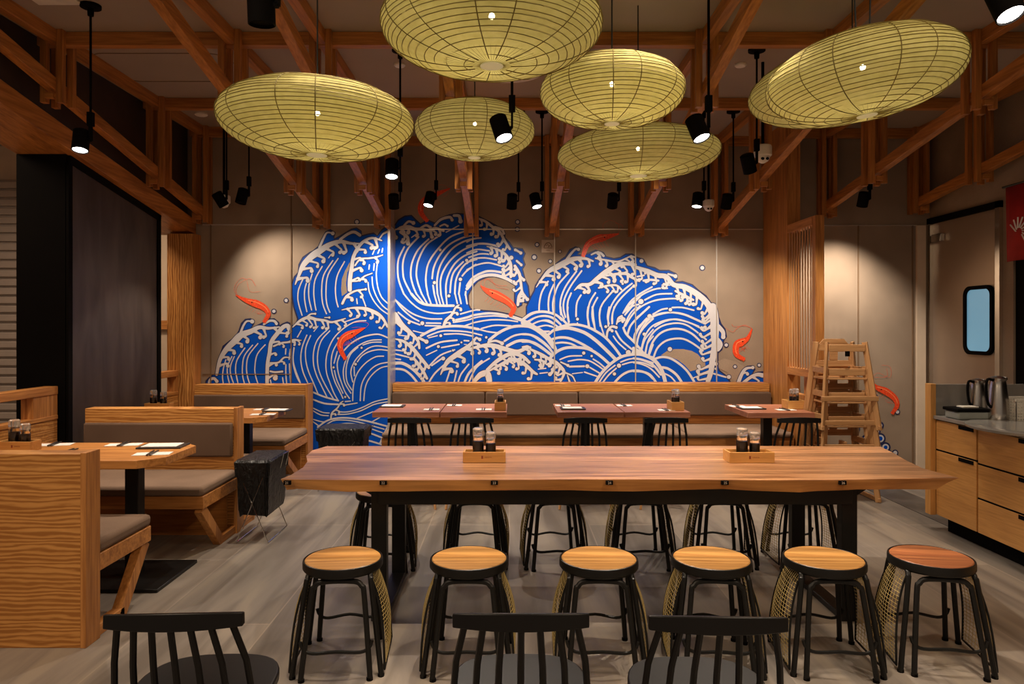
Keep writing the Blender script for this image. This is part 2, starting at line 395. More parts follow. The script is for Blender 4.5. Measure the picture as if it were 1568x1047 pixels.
# ------------------------------------------------------------ ceiling frame: cross beams, trusses with double posts
YN = (5.05, 6.50, 7.74)
for bx, lab in (((-3.3, 4.38, 5.015, 5.085), 'wooden ceiling cross beam nearest the top image edge'),
                ((-3.3, 4.38, 6.465, 6.535), 'second wooden ceiling cross beam, behind the hanging lanterns'),
                ((-3.3, XS, 7.40, 7.47), 'wooden ceiling beam against the left projecting part of the back wall'),
                ((XS, 2.76, 7.76, 7.83), 'wooden ceiling beam against the back wall above the curling wave'),
                ((2.92, 4.38, 7.45, 7.52), 'wooden ceiling beam against the back wall of the right passage')):
    tag(MB().box(*bx, ZC - .095, ZC - .001).build('cross_beam', 'beam_X', bevel=.003), lab, 'beam', 'ceiling cross beams')
def truss(x, yw, zw, slope, label, posts=(5.05, 6.50), y0=None, full=True):
    p = thing('roof_truss', label, 'truss', (x, yw, 0), group='sloping roof trusses under the ceiling')
    ye = yw - (ZC - .1 - zw) / slope if y0 is None else y0
    za = zw + slope * (yw - ye)
    m = MB(); m.prism([(0, zw - .045), (0, zw + .045), (ye - yw, za + .045), (ye - yw, za - .045)], -.033, .033, 'X')
    m.build('sloping_rafter', 'beam_Y', p, .003)
    MB().box(-.033, .033, -yw + max(ye, 2.4), -.12, ZC - .09, ZC - .001).build('top_chord', 'beam_Y', p, .003)
    for yn in (*posts, yw - .09):
        z = zw + slope * (yw - yn)
        if z > ZC - .2: continue
        for sx in (-.056, .056):
            for sy in ((-.062, .062) if yn < yw - .1 else (-.04, .055)):
                MB().box(sx - .021, sx + .021, yn - yw + sy - .021, yn - yw + sy + .021, z - .11, ZC - .001).build('post', 'beam_Z', p)
        MB().box(-.03, .03, yn - yw - .11, yn - yw - .083, z - .09, z - .05).build('peg', 'beam_X', p)
    return p
TL = [(-3.17, YL, 2.65, .205, 'truss along the left side above the wide orange beam'),
      (-1.94, YL, 2.60, .20, 'truss ending on the back wall behind the wide left lantern'),
      (-1.31, YL, 2.60, .20, 'truss ending beside the step in the back wall'),
      (-.41, YB, 2.56, .20, 'truss ending above the big curling wave'),
      (.46, YB, 2.56, .20, 'truss ending beside the small square wall plaque'),
      (1.37, YB, 2.56, .20, 'truss ending above the right wave, left of the corner trim'),
      (2.27, YB, 2.56, .20, 'truss ending left of the wooden column'),
      (3.30, YR, 2.72, .155, 'truss running over the right passage, behind the tilted lanterns'),
      (4.25, YR, 2.76, .13, 'truss along the right wall above the steel door')]
for x, y, z, s, l in TL: truss(x, y, z, s, 'wooden ' + l)
# ceiling fittings
def disc(name, mat, px, py, r, label, cat):
    Y = F * (ZC - EYE) / (CY - py); X = (px - CX) * Y / F
    return tag(MB().lathe([(r, 0), (r, -.012), (r * .8, -.02)], 20, (X, Y, ZC - .001)).build(name, mat), label, cat)
disc('ceiling_detector', 'white_plastic', 612, 98, .045, 'small white ceiling disc above the middle left pendant canopy', 'detector')
disc('ceiling_detector', 'white_plastic', 1134, 98, .045, 'small white ceiling disc beside the right pendant canopy', 'detector')
disc('ceiling_detector', 'white_plastic', 308, 174, .06, 'small pale ceiling disc near the left wall truss', 'detector')
m = MB(); m.lathe([(.28, 0), (.28, -.015), (.22, -.03)], 32, (.0, 5.75, ZC - .001)); tag(m.build('ceiling_diffuser', 'white_plastic'), 'round grey ceiling air diffuser behind the largest lantern', 'air diffuser')
tag(MB().box(-3.0, -2.72, 4.42, 4.58, ZC - .012, ZC - .001).build('ceiling_vent', 'white_plastic', bevel=.004), 'pale rectangular ceiling vent in the top left corner', 'vent')
m = MB(); pts = [(x, y, ZC - .002) for x, y in rrect(-2.68, 5.72, 1.05, .62, .14)]; m.tube(pts, .004, 4, True)
tag(m.build('access_hatch', 'brown_line'), 'thin outline of a rounded hatch in the left ceiling', 'hatch')
# ------------------------------------------------------------ wave mural, flat print on the wall panels
CR = dict(A1=(440,330,6.161), A2=(310,470,8.053), A3=(440,470,6.982), D=(440,560,7.478), B1=(595,310,7.481), B2=(715,320,6.548), B3=(600,450,6.031),
          C1=(800,370,8.056), C2=(960,370,7.293), C3=(800,470,7.84), C4=(970,470,7.649), A=(300,320,3.49), B=(590,280,3.27), C=(800,320,3.74), R=(1250,500,3.739), N=(0,0,1))
def pp(key, s):
    x0, y0, k = CR[key]; return [Vector((x0 + float(a.split(',')[0]) / k, y0 + float(a.split(',')[1]) / k)) for a in s.split()]
class Art:       # layered flat print; drawing units of the photographed wall, laid out at true size on plane y = Y
    def __init__(s, Y): s.Y = Y; s.m = {}
    def layer(s, k): return s.m.setdefault(k, MB())
    def P(s, p, d): return ((p[0] - CX) * s.Y / F, s.Y - d, EYE - (p[1] - CY) * s.Y / F)
    def poly(s, k, pts, d):
        s.layer(k).add([s.P(p, d) for p in pts], [tuple(range(len(pts)))])
    def ribbon(s, k, pts, ws, d, cap=True):
        n = len(pts); L = []; Rr = []
        for i, p in enumerate(pts):
            t = pts[min(i+1, n-1)] - pts[max(i-1, 0)]
            if t.length < 1e-6: t = Vector((1, 0))
            t.normalize(); nn = Vector((-t.y, t.x)); L.append(p + nn * ws[i] / 2); Rr.append(p - nn * ws[i] / 2)
        s.layer(k).add([s.P(p, d) for p in L + Rr], [(i, i+1, n+i+1, n+i) for i in range(n-1)])
        if cap:
            s.dot(k, pts[0], ws[0] / 2, d + .00004); s.dot(k, pts[-1], ws[-1] / 2, d + .00008)
    def dot(s, k, p, r, d, n=14):
        d += rnd.random() * .0006
        s.poly(k, [p + Vector((math.cos(2*PI*i/n), math.sin(2*PI*i/n))) * r for i in range(n)], d)
    def stroke(s, pts, w):
        q = smooth_pts(pts, 5); s.ribbon('white', q, [w * .86] * len(q), .0042 + rnd.random() * .0004)
    def droplet(s, p, r):
        s.dot('navy', p, r * 1.55, .0040, 18); s.dot('white', p, r, .0052, 18)
    def foam(s, pts, ws, hooks=0, side=1, hl=9, hw=3.2, tipblob=0):
        q = smooth_pts(pts, 6); n = len(q)
        wv = []
        for i in range(n):
            t = i / (n-1) * (len(ws) - 1); a = int(min(t, len(ws) - 2)); wv.append(.86 * (ws[a] + (ws[a+1] - ws[a]) * (t - a)))
        dd = rnd.random() * .0003
        s.ribbon('navy', q, [w + 1.9 for w in wv], .0036 + dd); s.ribbon('white', q, wv, .0050 + dd)
        if tipblob: s.dot('navy', q[-1], tipblob + 1.0, .0037 + dd); s.dot('white', q[-1], tipblob, .0052 + dd)
        if hooks:
            ln = [0]
            for i in range(1, n): ln.append(ln[-1] + (q[i] - q[i-1]).length)
            for h in range(hooks):
                L = (h + .6) / (hooks + .2) * ln[-1]; i = next((j for j in range(n) if ln[j] >= L), n-1)
                t = (q[min(i+1, n-1)] - q[max(i-1, 0)]).normalized(); nn = Vector((-t.y, t.x)) * side
                b = q[i] + nn * wv[i] * .25; l = hl * (1.0 + .5 * rnd.random())
                hp = [b, b + nn * l * .45 + t * l * .25, b + nn * l * .85 + t * l * .45, b + nn * l * 1.05 + t * l * .2]
                hq = smooth_pts(hp, 4); r = hw * (.75 + .3 * rnd.random())
                hv = [r * 1.9 * (1 - .45 * math.sin(PI * j / (len(hq)-1))) for j in range(len(hq))]; e = rnd.random() * .0003
                s.ribbon('navy', hq, [v + 1.5 for v in hv], .0037 + e); s.dot('navy', hq[-1], r + .8, .0038 + e)
                s.ribbon('white', hq, hv, .0051 + e); s.dot('white', hq[-1], r, .0053 + e)
    def build(s, parent, names):
        for k, nm, mt in names:
            if k in s.m: s.m[k].build(nm, mt, parent, smooth=False)
def lines(art, key, w, txt):
    for l in txt.strip().split('\n'):
        l = l.strip()
        if not l: continue
        ww = w
        if l[0] == 'w': a, l = l.split(' ', 1); ww = float(a[1:])
        art.stroke(pp(key, l), ww)
def dots(art, key, txt):
    for l in txt.strip().split(';'):
        a, r = l.split(); p = pp(key, a)[0]; k = CR[key][2]
        art.dot('navy', p, float(r) / k + 1.0, .0039); art.dot('white', p, float(r) / k, .0054)
def drops(art, key, txt):
    for l in txt.strip().split(';'):
        a, r = l.split(); art.droplet(pp(key, a)[0], float(r) / CR[key][2])

WL = Art(YL); WM = Art(YB); WR = Art(YR)
outL = pp('N', '313,595 316,583 325,574 330,572 332,560 337,545 342,530 352,522 360,517 366,507 370,495 376,489 384,488 389,494 384,503 393,499 403,494 410,489 420,488 427,494 428,499 433,496 440,493 446,496 449,500 455,492 456,488 450,470 447,450 447,435 451,424 457,417 458,405 464,394 474,387 480,384 488,377 492,368 499,355 506,352 513,356 511,363 512,366 520,362 530,356 538,351 546,349 553,354 554,361 562,359 572,357 578,361 584,353 590,348 596.8,345 596.8,718 313,718')
WL.poly('blue', outL, .003); WL.ribbon('navy', outL[:-3], [2.2] * len(outL[:-3]), .0034, False)
WL.poly('wall', pp('A1', '590,440 545,520 515,600 508,690 515,760 565,725 555,640 565,540 600,470'), .0035)
lines(WL, 'A1', 2.2, '''150,595 110,690 100,780 115,860 140,940
195,595 165,700 165,800 185,905
235,550 205,660 205,780 230,890
330,480 265,600 250,720 260,830 272,890
430,425 345,560 325,700 335,830 370,925
480,405 385,560 365,720 375,840 402,912
540,435 475,560 455,680 462,790 480,860
762,630 775,720 820,810 880,880 950,930
800,580 810,680 850,780 900,850 950,890
850,450 840,560 855,680 890,770 950,830
775,465 770,505
820,455 815,515
655,785 660,830
710,775 740,855
820,330 805,365
870,320 855,355
900,310 893,345
w1.6 410,370 390,400''')
def fo(art, key, txt):
    # each line: widths | points | hooks side length width tipblob
    for l in txt.strip().split('\n'):
        a, b, c = [t.strip() for t in l.split('|')]
        k = CR[key][2]; ws = [float(v) / k for v in a.split()]
        c = [float(v) for v in c.split()] + [0] * 5
        art.foam(pp(key, b), ws, int(c[0]), int(c[1] or 1), c[2] or 9, c[3] or 3, c[4] / k)
fo(WL, 'A1', '''10 35 60 75 60 45 30 12 | 75,650 112,560 150,470 225,390 320,325 400,275 500,245 600,262 690,265 | 8 1 11 3.2
28 22 14 | 305,300 340,220 375,162 430,168 | 0 1 0 0 18
28 30 34 | 500,225 570,175 630,155 685,185 | 0 1 0 0 14
45 45 40 38 34 26 14 | 590,700 592,600 610,480 622,400 660,315 720,245 800,212 890,235 | 6 1 9 3
18 20 18 10 | 640,470 690,412 780,402 840,392 900,372 | 2 1 5 2.4
16 18 12 | 600,620 680,612 730,572 800,545 | 1 1 5 2.4
26 26 20 14 | 520,830 560,760 640,712 740,695 | 2 1 7 2.8 12
12 18 24 | 870,220 905,172 950,150 | 0
8 18 30 40 40 30 24 | 515,890 600,872 680,872 760,885 850,925 905,975 945,1047 | 6 1 8 2.6''')
fo(WL, 'A3', '''10 34 40 30 26 22 14 | 58,215 130,152 220,112 310,132 400,142 470,162 560,142 620,122 | 8 1 9 2.6
22 18 | 205,115 250,76 300,72 | 0 1 0 0 12
12 12 | 400,112 450,112 | 0 1 0 0 12
14 14 12 | 20,380 80,360 150,355 | 2 1 5 2''')
lines(WL, 'A3', 2.1, '''210,300 160,430 145,560 165,680 205,780 240,850
250,305 200,430 198,560 225,680 275,800 330,930
430,240 330,340 285,460 280,600 310,720 370,850 430,970
455,255 370,350 330,470 325,600 350,710 410,840 500,990
840,145 720,160 600,230 500,330 440,450 415,570 420,700 460,820 500,920 545,1000
75,435 62,540 70,640 110,760 165,850
760,110 610,160
535,385 490,470 470,570 475,680 510,800 560,900 595,975
535,475 500,600
505,680 530,780 595,920
560,515 535,600 545,700 580,810 620,910 665,975
w2.6 1078,330 980,292 880,300 780,330 680,390 600,470
1005,350 900,355 800,390 700,460 640,540 605,640 600,730 620,820 680,920
1005,375 900,378 810,405
755,430 680,500 640,600 628,700 640,800 690,885
1080,430 950,415 850,450 750,540 700,620 680,700 700,800
1080,465 980,455 880,475 800,520 750,585
715,640 718,735
1030,525 950,530 860,580 780,660 730,750 705,860 700,1000
1080,590 980,610 900,660 830,750 790,850 780,1000
1080,630 1000,650 920,710 860,790 830,880 818,1000
150,250 110,320
35,450 20,560
w1.6 330,205 285,260
w3 265,905 400,960 545,1000
w3 270,985 400,1030 545,1040
620,1010 675,1005''')
dots(WL, 'A3', '545,335 13;495,645 12;620,960 12;795,435 12;730,610 15')
lines(WL, 'D', 2.0, '''290,480 400,530 480,540
290,510 380,560 470,570
290,610 400,640 440,635
290,635 360,685
655,450 800,425
590,525 700,525 850,480 1000,410 1160,375
580,555 700,550 850,510 1000,440 1160,410
w3 350,700 450,630 560,600 680,595 800,610 950,640 1140,690
400,710 520,630 650,620 800,640 950,680 1110,725
530,695 650,660 780,665 900,700 1090,765
w3 870,745 950,770 1080,820
w3 860,850 950,860 1110,910
w3 1155,680 1060,890
800,600 980,525
970,640 1060,590''')
fo(WL, 'D', '22 22 18 12 | 500,610 512,540 575,480 610,425 640,405 | 3 1 4 2')
lines(WL, 'A2', 2.1, '''290,650 260,760 250,870 265,980
365,610 315,720 310,830 345,980
395,610 350,720 350,830 400,980
525,505 430,650 410,780 425,870 450,980
620,470 520,600 495,740 500,860 530,980
685,450 570,600 545,740 560,870 600,980
775,465 680,580 650,720 655,840 700,980
1030,710 1030,830 1045,980
1075,700 1080,830 1095,980
990,870 1005,980
840,900 855,980
1130,500 1120,650 1150,780 1208,930
1085,520 1075,580
1030,515 1025,580''')
fo(WL, 'A2', '''38 55 80 100 80 60 40 18 | 178,830 215,660 290,530 400,420 480,345 600,300 700,250 820,262 950,245 | 8 1 9 3.2
34 28 20 | 475,310 510,225 550,175 615,178 | 0 1 0 0 26
30 34 40 | 760,212 830,170 890,175 915,205 | 0 1 0 0 18
50 50 50 55 60 60 50 40 | 800,980 800,850 805,700 830,560 852,430 930,320 1000,245 1060,230 1088,300 | 6 1 8 3
26 26 18 | 880,482 980,442 1060,432 1130,402 1200,410 | 2 1 4 2.2
26 26 16 | 840,690 940,682 1010,622 1080,625 | 1 1 4 2.2
26 26 | 840,792 900,802 985,795 | 0 1 0 0 14
30 40 40 | 75,980 95,900 145,880 180,915 | 0 1 0 0 22''')
dots(WL, 'A2', '900,875 30')
drops(WL, 'A2', '885,52 20'); drops(WL, 'A', '483,488 9;417,546 9;861,69 10'); 
# main field
outM = pp('N', '605,345 610,337 620,331 630,330 637,337 644,343 655,337 664,341 669,343 675,334 688,329 700,327 712,328 728,329 740,335 752,341 764,348 773,356 773,364 780,371 786,379 800,381 804,388 801,396 804,405 800,412 804,428 809,438 811,455 807,464 800,462 799,467 793,470 788,465 788,450 789,437 775,428 757,423 745,424 732,430 723,440 717,452 717,465 721,473 735,475 760,477 785,482 800,487 806,482 806,470 812,456 818,445 820,437 826,427 836,414 849,406 860,397 866,393 873,382 881,378 889,381 888,386 884,389 892,391 903,387 912,383 924,387 928,393 940,396 950,394 958,389 968,389 975,394 985,397 991,407 1003,410 1010,414 1024,414 1035,419 1037,427 1032,432 1045,431 1060,436 1070,445 1081,453 1090,466 1098,480 1104,496 1110,504 1112,515 1108,521 1105,535 1099,540 1099,552 1101,567 1110,574 1120,587 1128,587 1133,579 1138,567 1144,561 1152,560 1156,565 1151,573 1160,570 1170.5,569 1170.5,592 605,592')
WM.poly('blue', outM, .003); WM.ribbon('navy', outM[:-2], [2.2] * len(outM[:-2]), .0034, False)
WM.poly('wall', pp('C4', '320,565 400,510 480,492 580,492 680,512 750,550 800,605 838,645 845,720 760,728 665,752 600,680 520,620 420,580'), .0035)
WM.poly('wall', pp('C4', '1000,720 1090,760 1180,890 1215,880 1250,790 1300,700 1200,640 1060,600 985,640'), .0035)
lines(WM, 'B1', 3.0, '''180,510 115,650 105,790 120,900 175,1047
345,395 230,520 170,660 165,800 185,900 260,1047
460,420 340,540 270,690 255,830 280,950 320,1047
585,380 440,480 350,640 320,780 330,900 380,1047
870,330 700,400 560,540 460,690 430,830 430,940 450,1047
1000,375 860,400 700,480 590,600 520,740 500,870
510,950 525,1047
1010,410 880,440 740,520 640,640 580,760 555,900 560,1047
1010,485 860,540 720,650 630,780 595,900 600,1047
1010,560 870,610 760,700 690,820 660,930 658,1040
855,680 760,780 720,880 705,1030
1010,650 900,690 820,780 770,900 760,1047
820,920 805,1047
1000,710 900,780 845,840
885,1020 880,1060
w2 805,265 660,340
w2 330,355 265,400
920,630 1010,600''')
dots(WM, 'B1', '592,543 16;525,918 18;895,662 18;823,880 20')
fo(WM, 'B1', '''8 40 50 40 40 36 30 | 70,318 150,285 230,280 300,305 380,305 460,320 540,295 630,325 | 6 1 6 3
26 32 | 180,262 230,218 285,235 | 0 1 0 0 22
28 34 | 370,292 430,262 478,285 | 0 1 0 0 18
28 36 34 | 530,262 600,195 700,168 728,200 | 0 1 0 0 18
34 44 | 750,150 808,155 825,215 | 0 1 0 0 26
20 26 | 590,272 640,252 675,270 | 0 1 0 0 14
40 40 40 | 140,340 215,395 225,470 | 2 1 6 2.8 24
22 20 | 70,345 85,400 | 0 1 0 0 24
36 32 | 480,330 498,395 | 0 1 0 0 22''')
lines(WM, 'B2', 2.8, '''0,330 60,300 140,290
w3.6 0,375 100,350 200,350 320,375
0,440 100,405 225,420
20,485 130,450 240,455
0,545 60,500 180,490 295,510
0,610 100,560 220,540 355,575
w4 0,770 60,690 170,632 260,622 370,640
w5.5 0,800 80,712 170,668 280,662 390,695 490,750''')
fo(WM, 'B2', '''20 30 34 30 26 | 95,90 180,122 260,182 330,232 380,322 430,400 | 6 1 7 2.9
24 30 22 | 280,180 350,205 370,245 | 0 1 0 0 14
8 26 36 36 30 | 200,375 300,402 380,452 430,532 442,600 440,680 | 7 1 7 2.9
30 36 30 26 30 | 480,570 525,650 540,740 555,830 605,905 | 4 1 7 2.8 18
30 40 30 | 510,960 522,880 548,830 | 3 1 4 2.5 16
26 24 | 540,680 570,710 | 0 1 0 0 16
24 24 | 490,410 540,440 | 0 1 0 0 16
24 24 | 500,520 545,560 | 0 1 0 0 14''')
dots(WM, 'B2', '485,410 14;445,488 20;480,605 15;325,533 18;245,250 16')
drops(WM, 'B2', '508,130 17;505,203 17;703,357 16;675,483 20;722,620 18')
lines(WM, 'B3', 2.7, '''30,50 90,130 180,210 250,250
320,268 450,270
60,170 150,240 260,285
310,292 450,295
108,-5 180,80 280,150 420,180 550,165
w4.5 182,0 250,70 330,100 470,108 570,108
40,60 130,140 220,195 340,228 460,230
228,0 300,90
277,0 330,95
330,0 365,98
392,0 420,100
422,0 450,102
452,0 480,102
500,0 510,100
585,0 605,88
620,0 640,88
680,0 695,90
635,185 760,150 810,148
w4 575,245 700,215 760,195 900,178 1020,190 1110,215
570,262 700,240 800,212 950,202 1060,214
w2 200,340 300,360 400,330
660,300 760,265 900,240 1040,240 1160,255
825,320 950,290 1100,295
800,325 900,350 1000,360
w4.5 270,385 400,320 530,298 660,300 800,325
330,390 450,345 560,340 700,350 830,380
485,372 620,368 750,390
w2 340,405 420,385
w3.2 320,500 450,445 600,427
460,495 620,465
670,430 710,433
w1.6 670,465 690,467
350,660 450,565 580,515
370,660 470,590
w2 320,565 415,520
w5.5 20,640 100,640 190,690 260,760 305,825
w4 20,690 110,700 180,750 240,825
w3 340,820 400,730 500,640
w5 900,425 1000,350 1120,302 1240,297 1340,320 1420,390 1500,500
w6 1100,208 1220,250 1310,300 1400,370 1490,490
w3.5 1040,435 1130,385 1240,370 1340,400 1440,480 1490,550
w5 1065,480 1160,435 1260,435 1360,480 1470,560
w4 1210,240 1300,180 1400,165 1510,190 1568,240
1240,260 1330,215 1420,200 1500,225 1560,280
1290,285 1370,250 1450,245 1530,300
1340,310 1420,290 1480,300
1370,340 1440,350
540,700 500,820
600,710 575,820
710,650 640,740 610,820
w4 830,620 720,720 670,820
900,595 780,680 710,820
w2.4 20,515 100,525
20,550 160,585
20,595 80,605
w2 65,380 150,390''')
fo(WM, 'B3', '''90 60 40 30 24 | 20,200 90,285 180,365 240,430 255,500 | 5 1 8 2.9
10 30 40 40 30 | 20,412 110,438 190,500 265,590 342,680 | 6 1 7 2.9 12
26 34 26 | 200,590 270,680 325,780 | 4 1 5 2.6
30 26 | 250,405 320,440 | 0 1 0 0 20
8 50 56 40 20 | 450,745 515,625 620,545 720,472 780,402 | 5 1 9 3.2
20 24 | 780,402 812,420 | 0 1 0 0 16
20 44 50 46 36 22 | 720,505 860,475 950,480 1060,512 1160,532 1240,500 1278,492 | 7 1 7 3
22 24 28 | 890,445 960,432 1018,455 | 0 1 0 0 18
30 44 40 30 | 880,700 980,612 1100,552 1200,572 1268,630 | 4 1 8 2.8 14
14 40 44 36 22 | 890,715 1020,645 1120,605 1220,645 1300,715 1340,740 | 6 1 8 3
24 34 30 22 | 1280,510 1380,558 1450,600 1500,645 | 4 1 6 2.6
40 60 70 60 | 765,800 820,745 880,735 900,800 | 0
30 34 22 14 | 478,300 500,245 550,195 590,125 620,102 | 4 1 5 2.2''')
dots(WM, 'B3', '282,270 18;452,385 13;430,485 14;643,447 9;475,595 18;872,400 12;565,520 11;125,540 14;160,265 14;527,18 14')
lines(WM, 'C1', 2.9, '''315,490 240,620 210,750 205,860
385,530 335,650 320,760 325,870
570,385 450,520 400,640 375,760 380,870
665,365 540,540 480,680 465,800 475,900
730,360 600,540 520,700 505,820 530,930
600,635 560,740 555,860 575,990
720,660 670,760 660,920
900,630 830,750 805,900 815,1040
925,690 870,800 860,920 885,1040
1105,620 990,760 950,880 960,1040
1350,515 1200,640 1100,780 1060,920 1060,1040
1360,555 1230,680 1140,800 1105,920 1105,1010
1240,880 1330,740 1450,640
1265,900 1350,780 1450,680
1270,1040 1340,920 1450,790''')
dots(WM, 'C1', '678,955 15;1235,518 15')
drops(WM, 'C1', '181,38 16;145,192 21;343,242 18;205,357 18;463,122 14')
fo(WM, 'C1', '''10 32 60 85 85 65 40 22 | 170,560 245,452 330,360 430,310 540,252 640,212 760,205 870,240 | 7 1 9 3.2
40 30 24 | 540,230 600,145 655,92 690,95 | 0 1 0 0 20
20 30 34 | 850,160 905,135 960,138 1000,175 | 1 1 5 3 14
20 28 28 22 26 | 900,205 1000,222 1100,240 1180,245 1260,215 1330,182 1385,190 | 6 1 6 2.8
10 44 50 60 80 70 55 45 | 640,600 720,535 830,525 920,455 1030,375 1150,300 1250,270 1390,285 | 8 1 9 3.2
24 40 44 30 | 1030,420 1150,400 1280,395 1350,440 1440,485 | 4 1 8 3
24 30 26 | 940,570 1060,540 1160,540 1220,590 | 3 1 6 2.8''')
lines(WM, 'C2', 2.9, '''90,620 180,560 280,505
0,730 90,650 200,575 330,525 450,520
20,760 60,720 130,700
200,650 330,590 500,580
0,900 90,780 200,700 340,650 500,635 590,640
290,810 380,760 450,745
505,735 620,735 745,765
30,948 110,850 130,830
130,948 250,850 380,800 520,790 640,810 760,860 870,910
310,948 420,890 540,865 660,890 800,945
w4 185,435 260,425 350,435
w2 390,485 480,485
115,390 190,375''')
dots(WM, 'C2', '155,668 30;483,760 20;250,832 24;162,215 22;412,395 18;640,612 22;203,353 14')
drops(WM, 'C2', '840,292 22')
fo(WM, 'C2', '''40 60 62 60 60 75 75 80 90 95 | 100,285 220,325 340,375 440,390 520,480 640,505 760,570 850,640 915,720 955,820 985,948 | 13 1 10 3
24 30 | 460,360 540,385 | 0 1 0 0 22
26 36 26 | 540,550 640,600 740,650 | 4 1 6 2.8''')
lines(WM, 'C3', 2.6, '''w4 0,150 100,80 200,55 300,60 400,95 480,150 540,210
50,200 150,130 250,110 350,130 430,190 480,235
110,210 200,170 290,170 380,210 440,250
180,240 280,220 380,245
250,290 320,290
w6 0,190 100,220 200,270 290,340 360,430 400,520
0,230 100,250 200,310 290,390 370,480
0,330 100,340 200,400 300,480 370,560
w4 0,415 120,420 230,480 340,570
w4.5 310,330 400,260 500,225 640,210 780,240 900,300 1000,370 1100,480 1180,590
w6 400,270 500,250 600,260 750,310 880,400 1000,510 1120,630
w4.5 360,385 450,365 560,375 690,430 830,510
w3.5 390,435 480,425 580,440 660,480
w5 340,600 420,530 520,490 640,485 760,495 850,530 950,600 1040,680
450,630 560,590 710,585
550,650 680,630 800,645 900,700 970,750
850,625 920,670 990,730
w3.4 565,715 740,710
810,725 920,790
w1.8 600,800 720,785
745,780 890,830
w5 870,910 950,790 1060,680 1180,600 1300,570 1420,570 1568,610
915,910 1000,790 1110,700
960,910 1040,810 1125,735
1180,660 1280,625 1400,620 1568,670
1200,690 1320,660 1450,670 1568,720
w4 1100,910 1190,820 1290,770 1400,765 1500,800 1568,860
545,0 540,100 560,220
460,0 470,80 500,140
w3.4 790,0 780,100 800,230
w3.6 840,0 850,130 870,270
940,0 925,120 945,230 980,340
1040,0 1020,120 1040,200
1100,0 1080,100 1080,190
645,0 645,110
w2 660,190 660,210
1210,70 1280,0
1230,95 1310,0
1215,260 1240,180 1300,70 1370,0
w3.6 1260,330 1300,220 1400,110 1520,0
w4 1210,250 1250,330 1350,430 1460,560
w3.2 1120,290 1180,390 1280,480 1400,570
1090,350 1150,430 1240,510
1340,420 1380,290 1490,140
w3.2 1370,470 1400,330 1480,220 1568,140
1430,520 1470,390 1568,270
1470,560 1500,440 1568,350
1520,580 1568,450
w2 190,745 280,735
w2 210,795 300,785''')
dots(WM, 'C3', '660,145 18;1000,235 18;735,552 20;830,588 15;778,710 24;1270,545 30;1158,703 26;1103,802 20;1523,107 22;1462,325 20;410,722 16')
fo(WM, 'C3', '''26 34 34 | 1010,380 1022,290 1070,235 1125,245 | 1 1 4 2.4 18
20 26 18 | 1130,205 1150,135 1195,102 | 3 1 5 2.4
22 26 | 0,480 60,468 90,490 | 0 1 0 0 14
24 26 | 110,512 190,545 250,595 | 0 1 0 0 18
26 30 20 | 150,630 240,645 290,690 | 2 1 6 2.6
24 44 50 40 20 | 290,600 390,655 460,720 500,790 450,905 | 5 1 7 3
20 26 | 460,660 545,700 | 0 1 0 0 18
26 14 | 520,790 600,830 640,910 | 0
16 30 | 540,820 570,910 | 0
40 34 | 380,720 350,790 330,805 | 0 1 0 0 24''')
lines(WM, 'C4', 2.7, '''0,400 20,300 100,190 155,130
40,470 60,330 130,200 220,120 330,80 450,65 590,90 710,140 840,200
90,490 130,350 200,240 300,180 430,145 550,155 670,190 770,240
w3 140,540 170,400 240,290 340,220 470,190 590,200 700,260 850,380
w3.6 175,570 220,420 310,310 430,260 560,260 680,310 770,390 850,460
w3.4 230,600 280,480 370,400 480,370 590,375 700,430 810,510
w6.5 0,530 120,560 240,620 330,740 375,890
w4 0,600 110,620 230,680 320,790
0,650 100,670 200,720 300,820
w4 0,750 90,755 190,790 270,890
w4 240,610 330,585 430,600 530,660 620,740 690,840 725,905
w4.5 310,705 400,720 500,790 570,890
370,780 440,820 500,890
w2 700,830 800,790
w3 940,780 1080,820
w5 0,480 60,515 200,590''')
dots(WM, 'C4', '188,105 24;430,30 20;125,317 20;425,493 26;1115,818 24')
drops(WM, 'C4', '1085,445 20;1188,697 17;1470,680 17;965,665 22;962,722 14')
fo(WM, 'C4', '''110 110 120 100 90 80 70 60 | 925,0 945,100 950,220 950,330 955,440 935,560 920,650 905,760 870,870 | 11 1 12 3.2
60 56 50 | 990,225 1045,290 1050,350 | 0 1 0 0 26
70 80 70 | 985,390 1010,440 985,490 | 0
50 44 24 | 1225,890 1265,790 1315,722 1395,708 | 1 1 5 2.6 20
40 44 60 | 1290,880 1380,815 1450,790 1510,800 | 1 1 8 2.6''')
# fragments low on the right section, behind the high chairs
drops(WR, 'R', '336,402 10;463,488 10;450,722 12')
for a in ('365,565 20', '300,530 24', '220,450 26', '225,585 24', '340,600 26', '365,640 30', '395,690 28', '350,690 30', '410,720 18', '290,650 34'):
    c_, r_ = a.split(); WR.dot('navy', pp('R', c_)[0], float(r_) / 3.739 + .4, .0034); WR.dot('white', pp('R', c_)[0], float(r_) / 3.739 - 2.2, .005); WR.dot('blue', pp('R', c_)[0], float(r_) / 3.739 - 4.6, .006)
mu = thing('wave_mural', 'huge blue and white wave mural across the back wall', 'mural', (0, 0, 0))
NM = [('blue', 'blue_wave', 'art_blue'), ('navy', 'navy_outline', 'art_navy'), ('wall', 'bare_wall_gap', 'wall_cloth'), ('white', 'white_foam', 'art_white')]
WL.build(mu, NM); WM.build(mu, NM)
mr = thing('foam_mural', 'small blue and white foam and bubbles painted low beside the high chairs', 'mural', (0, 0, 0)); WR.build(mr, NM)

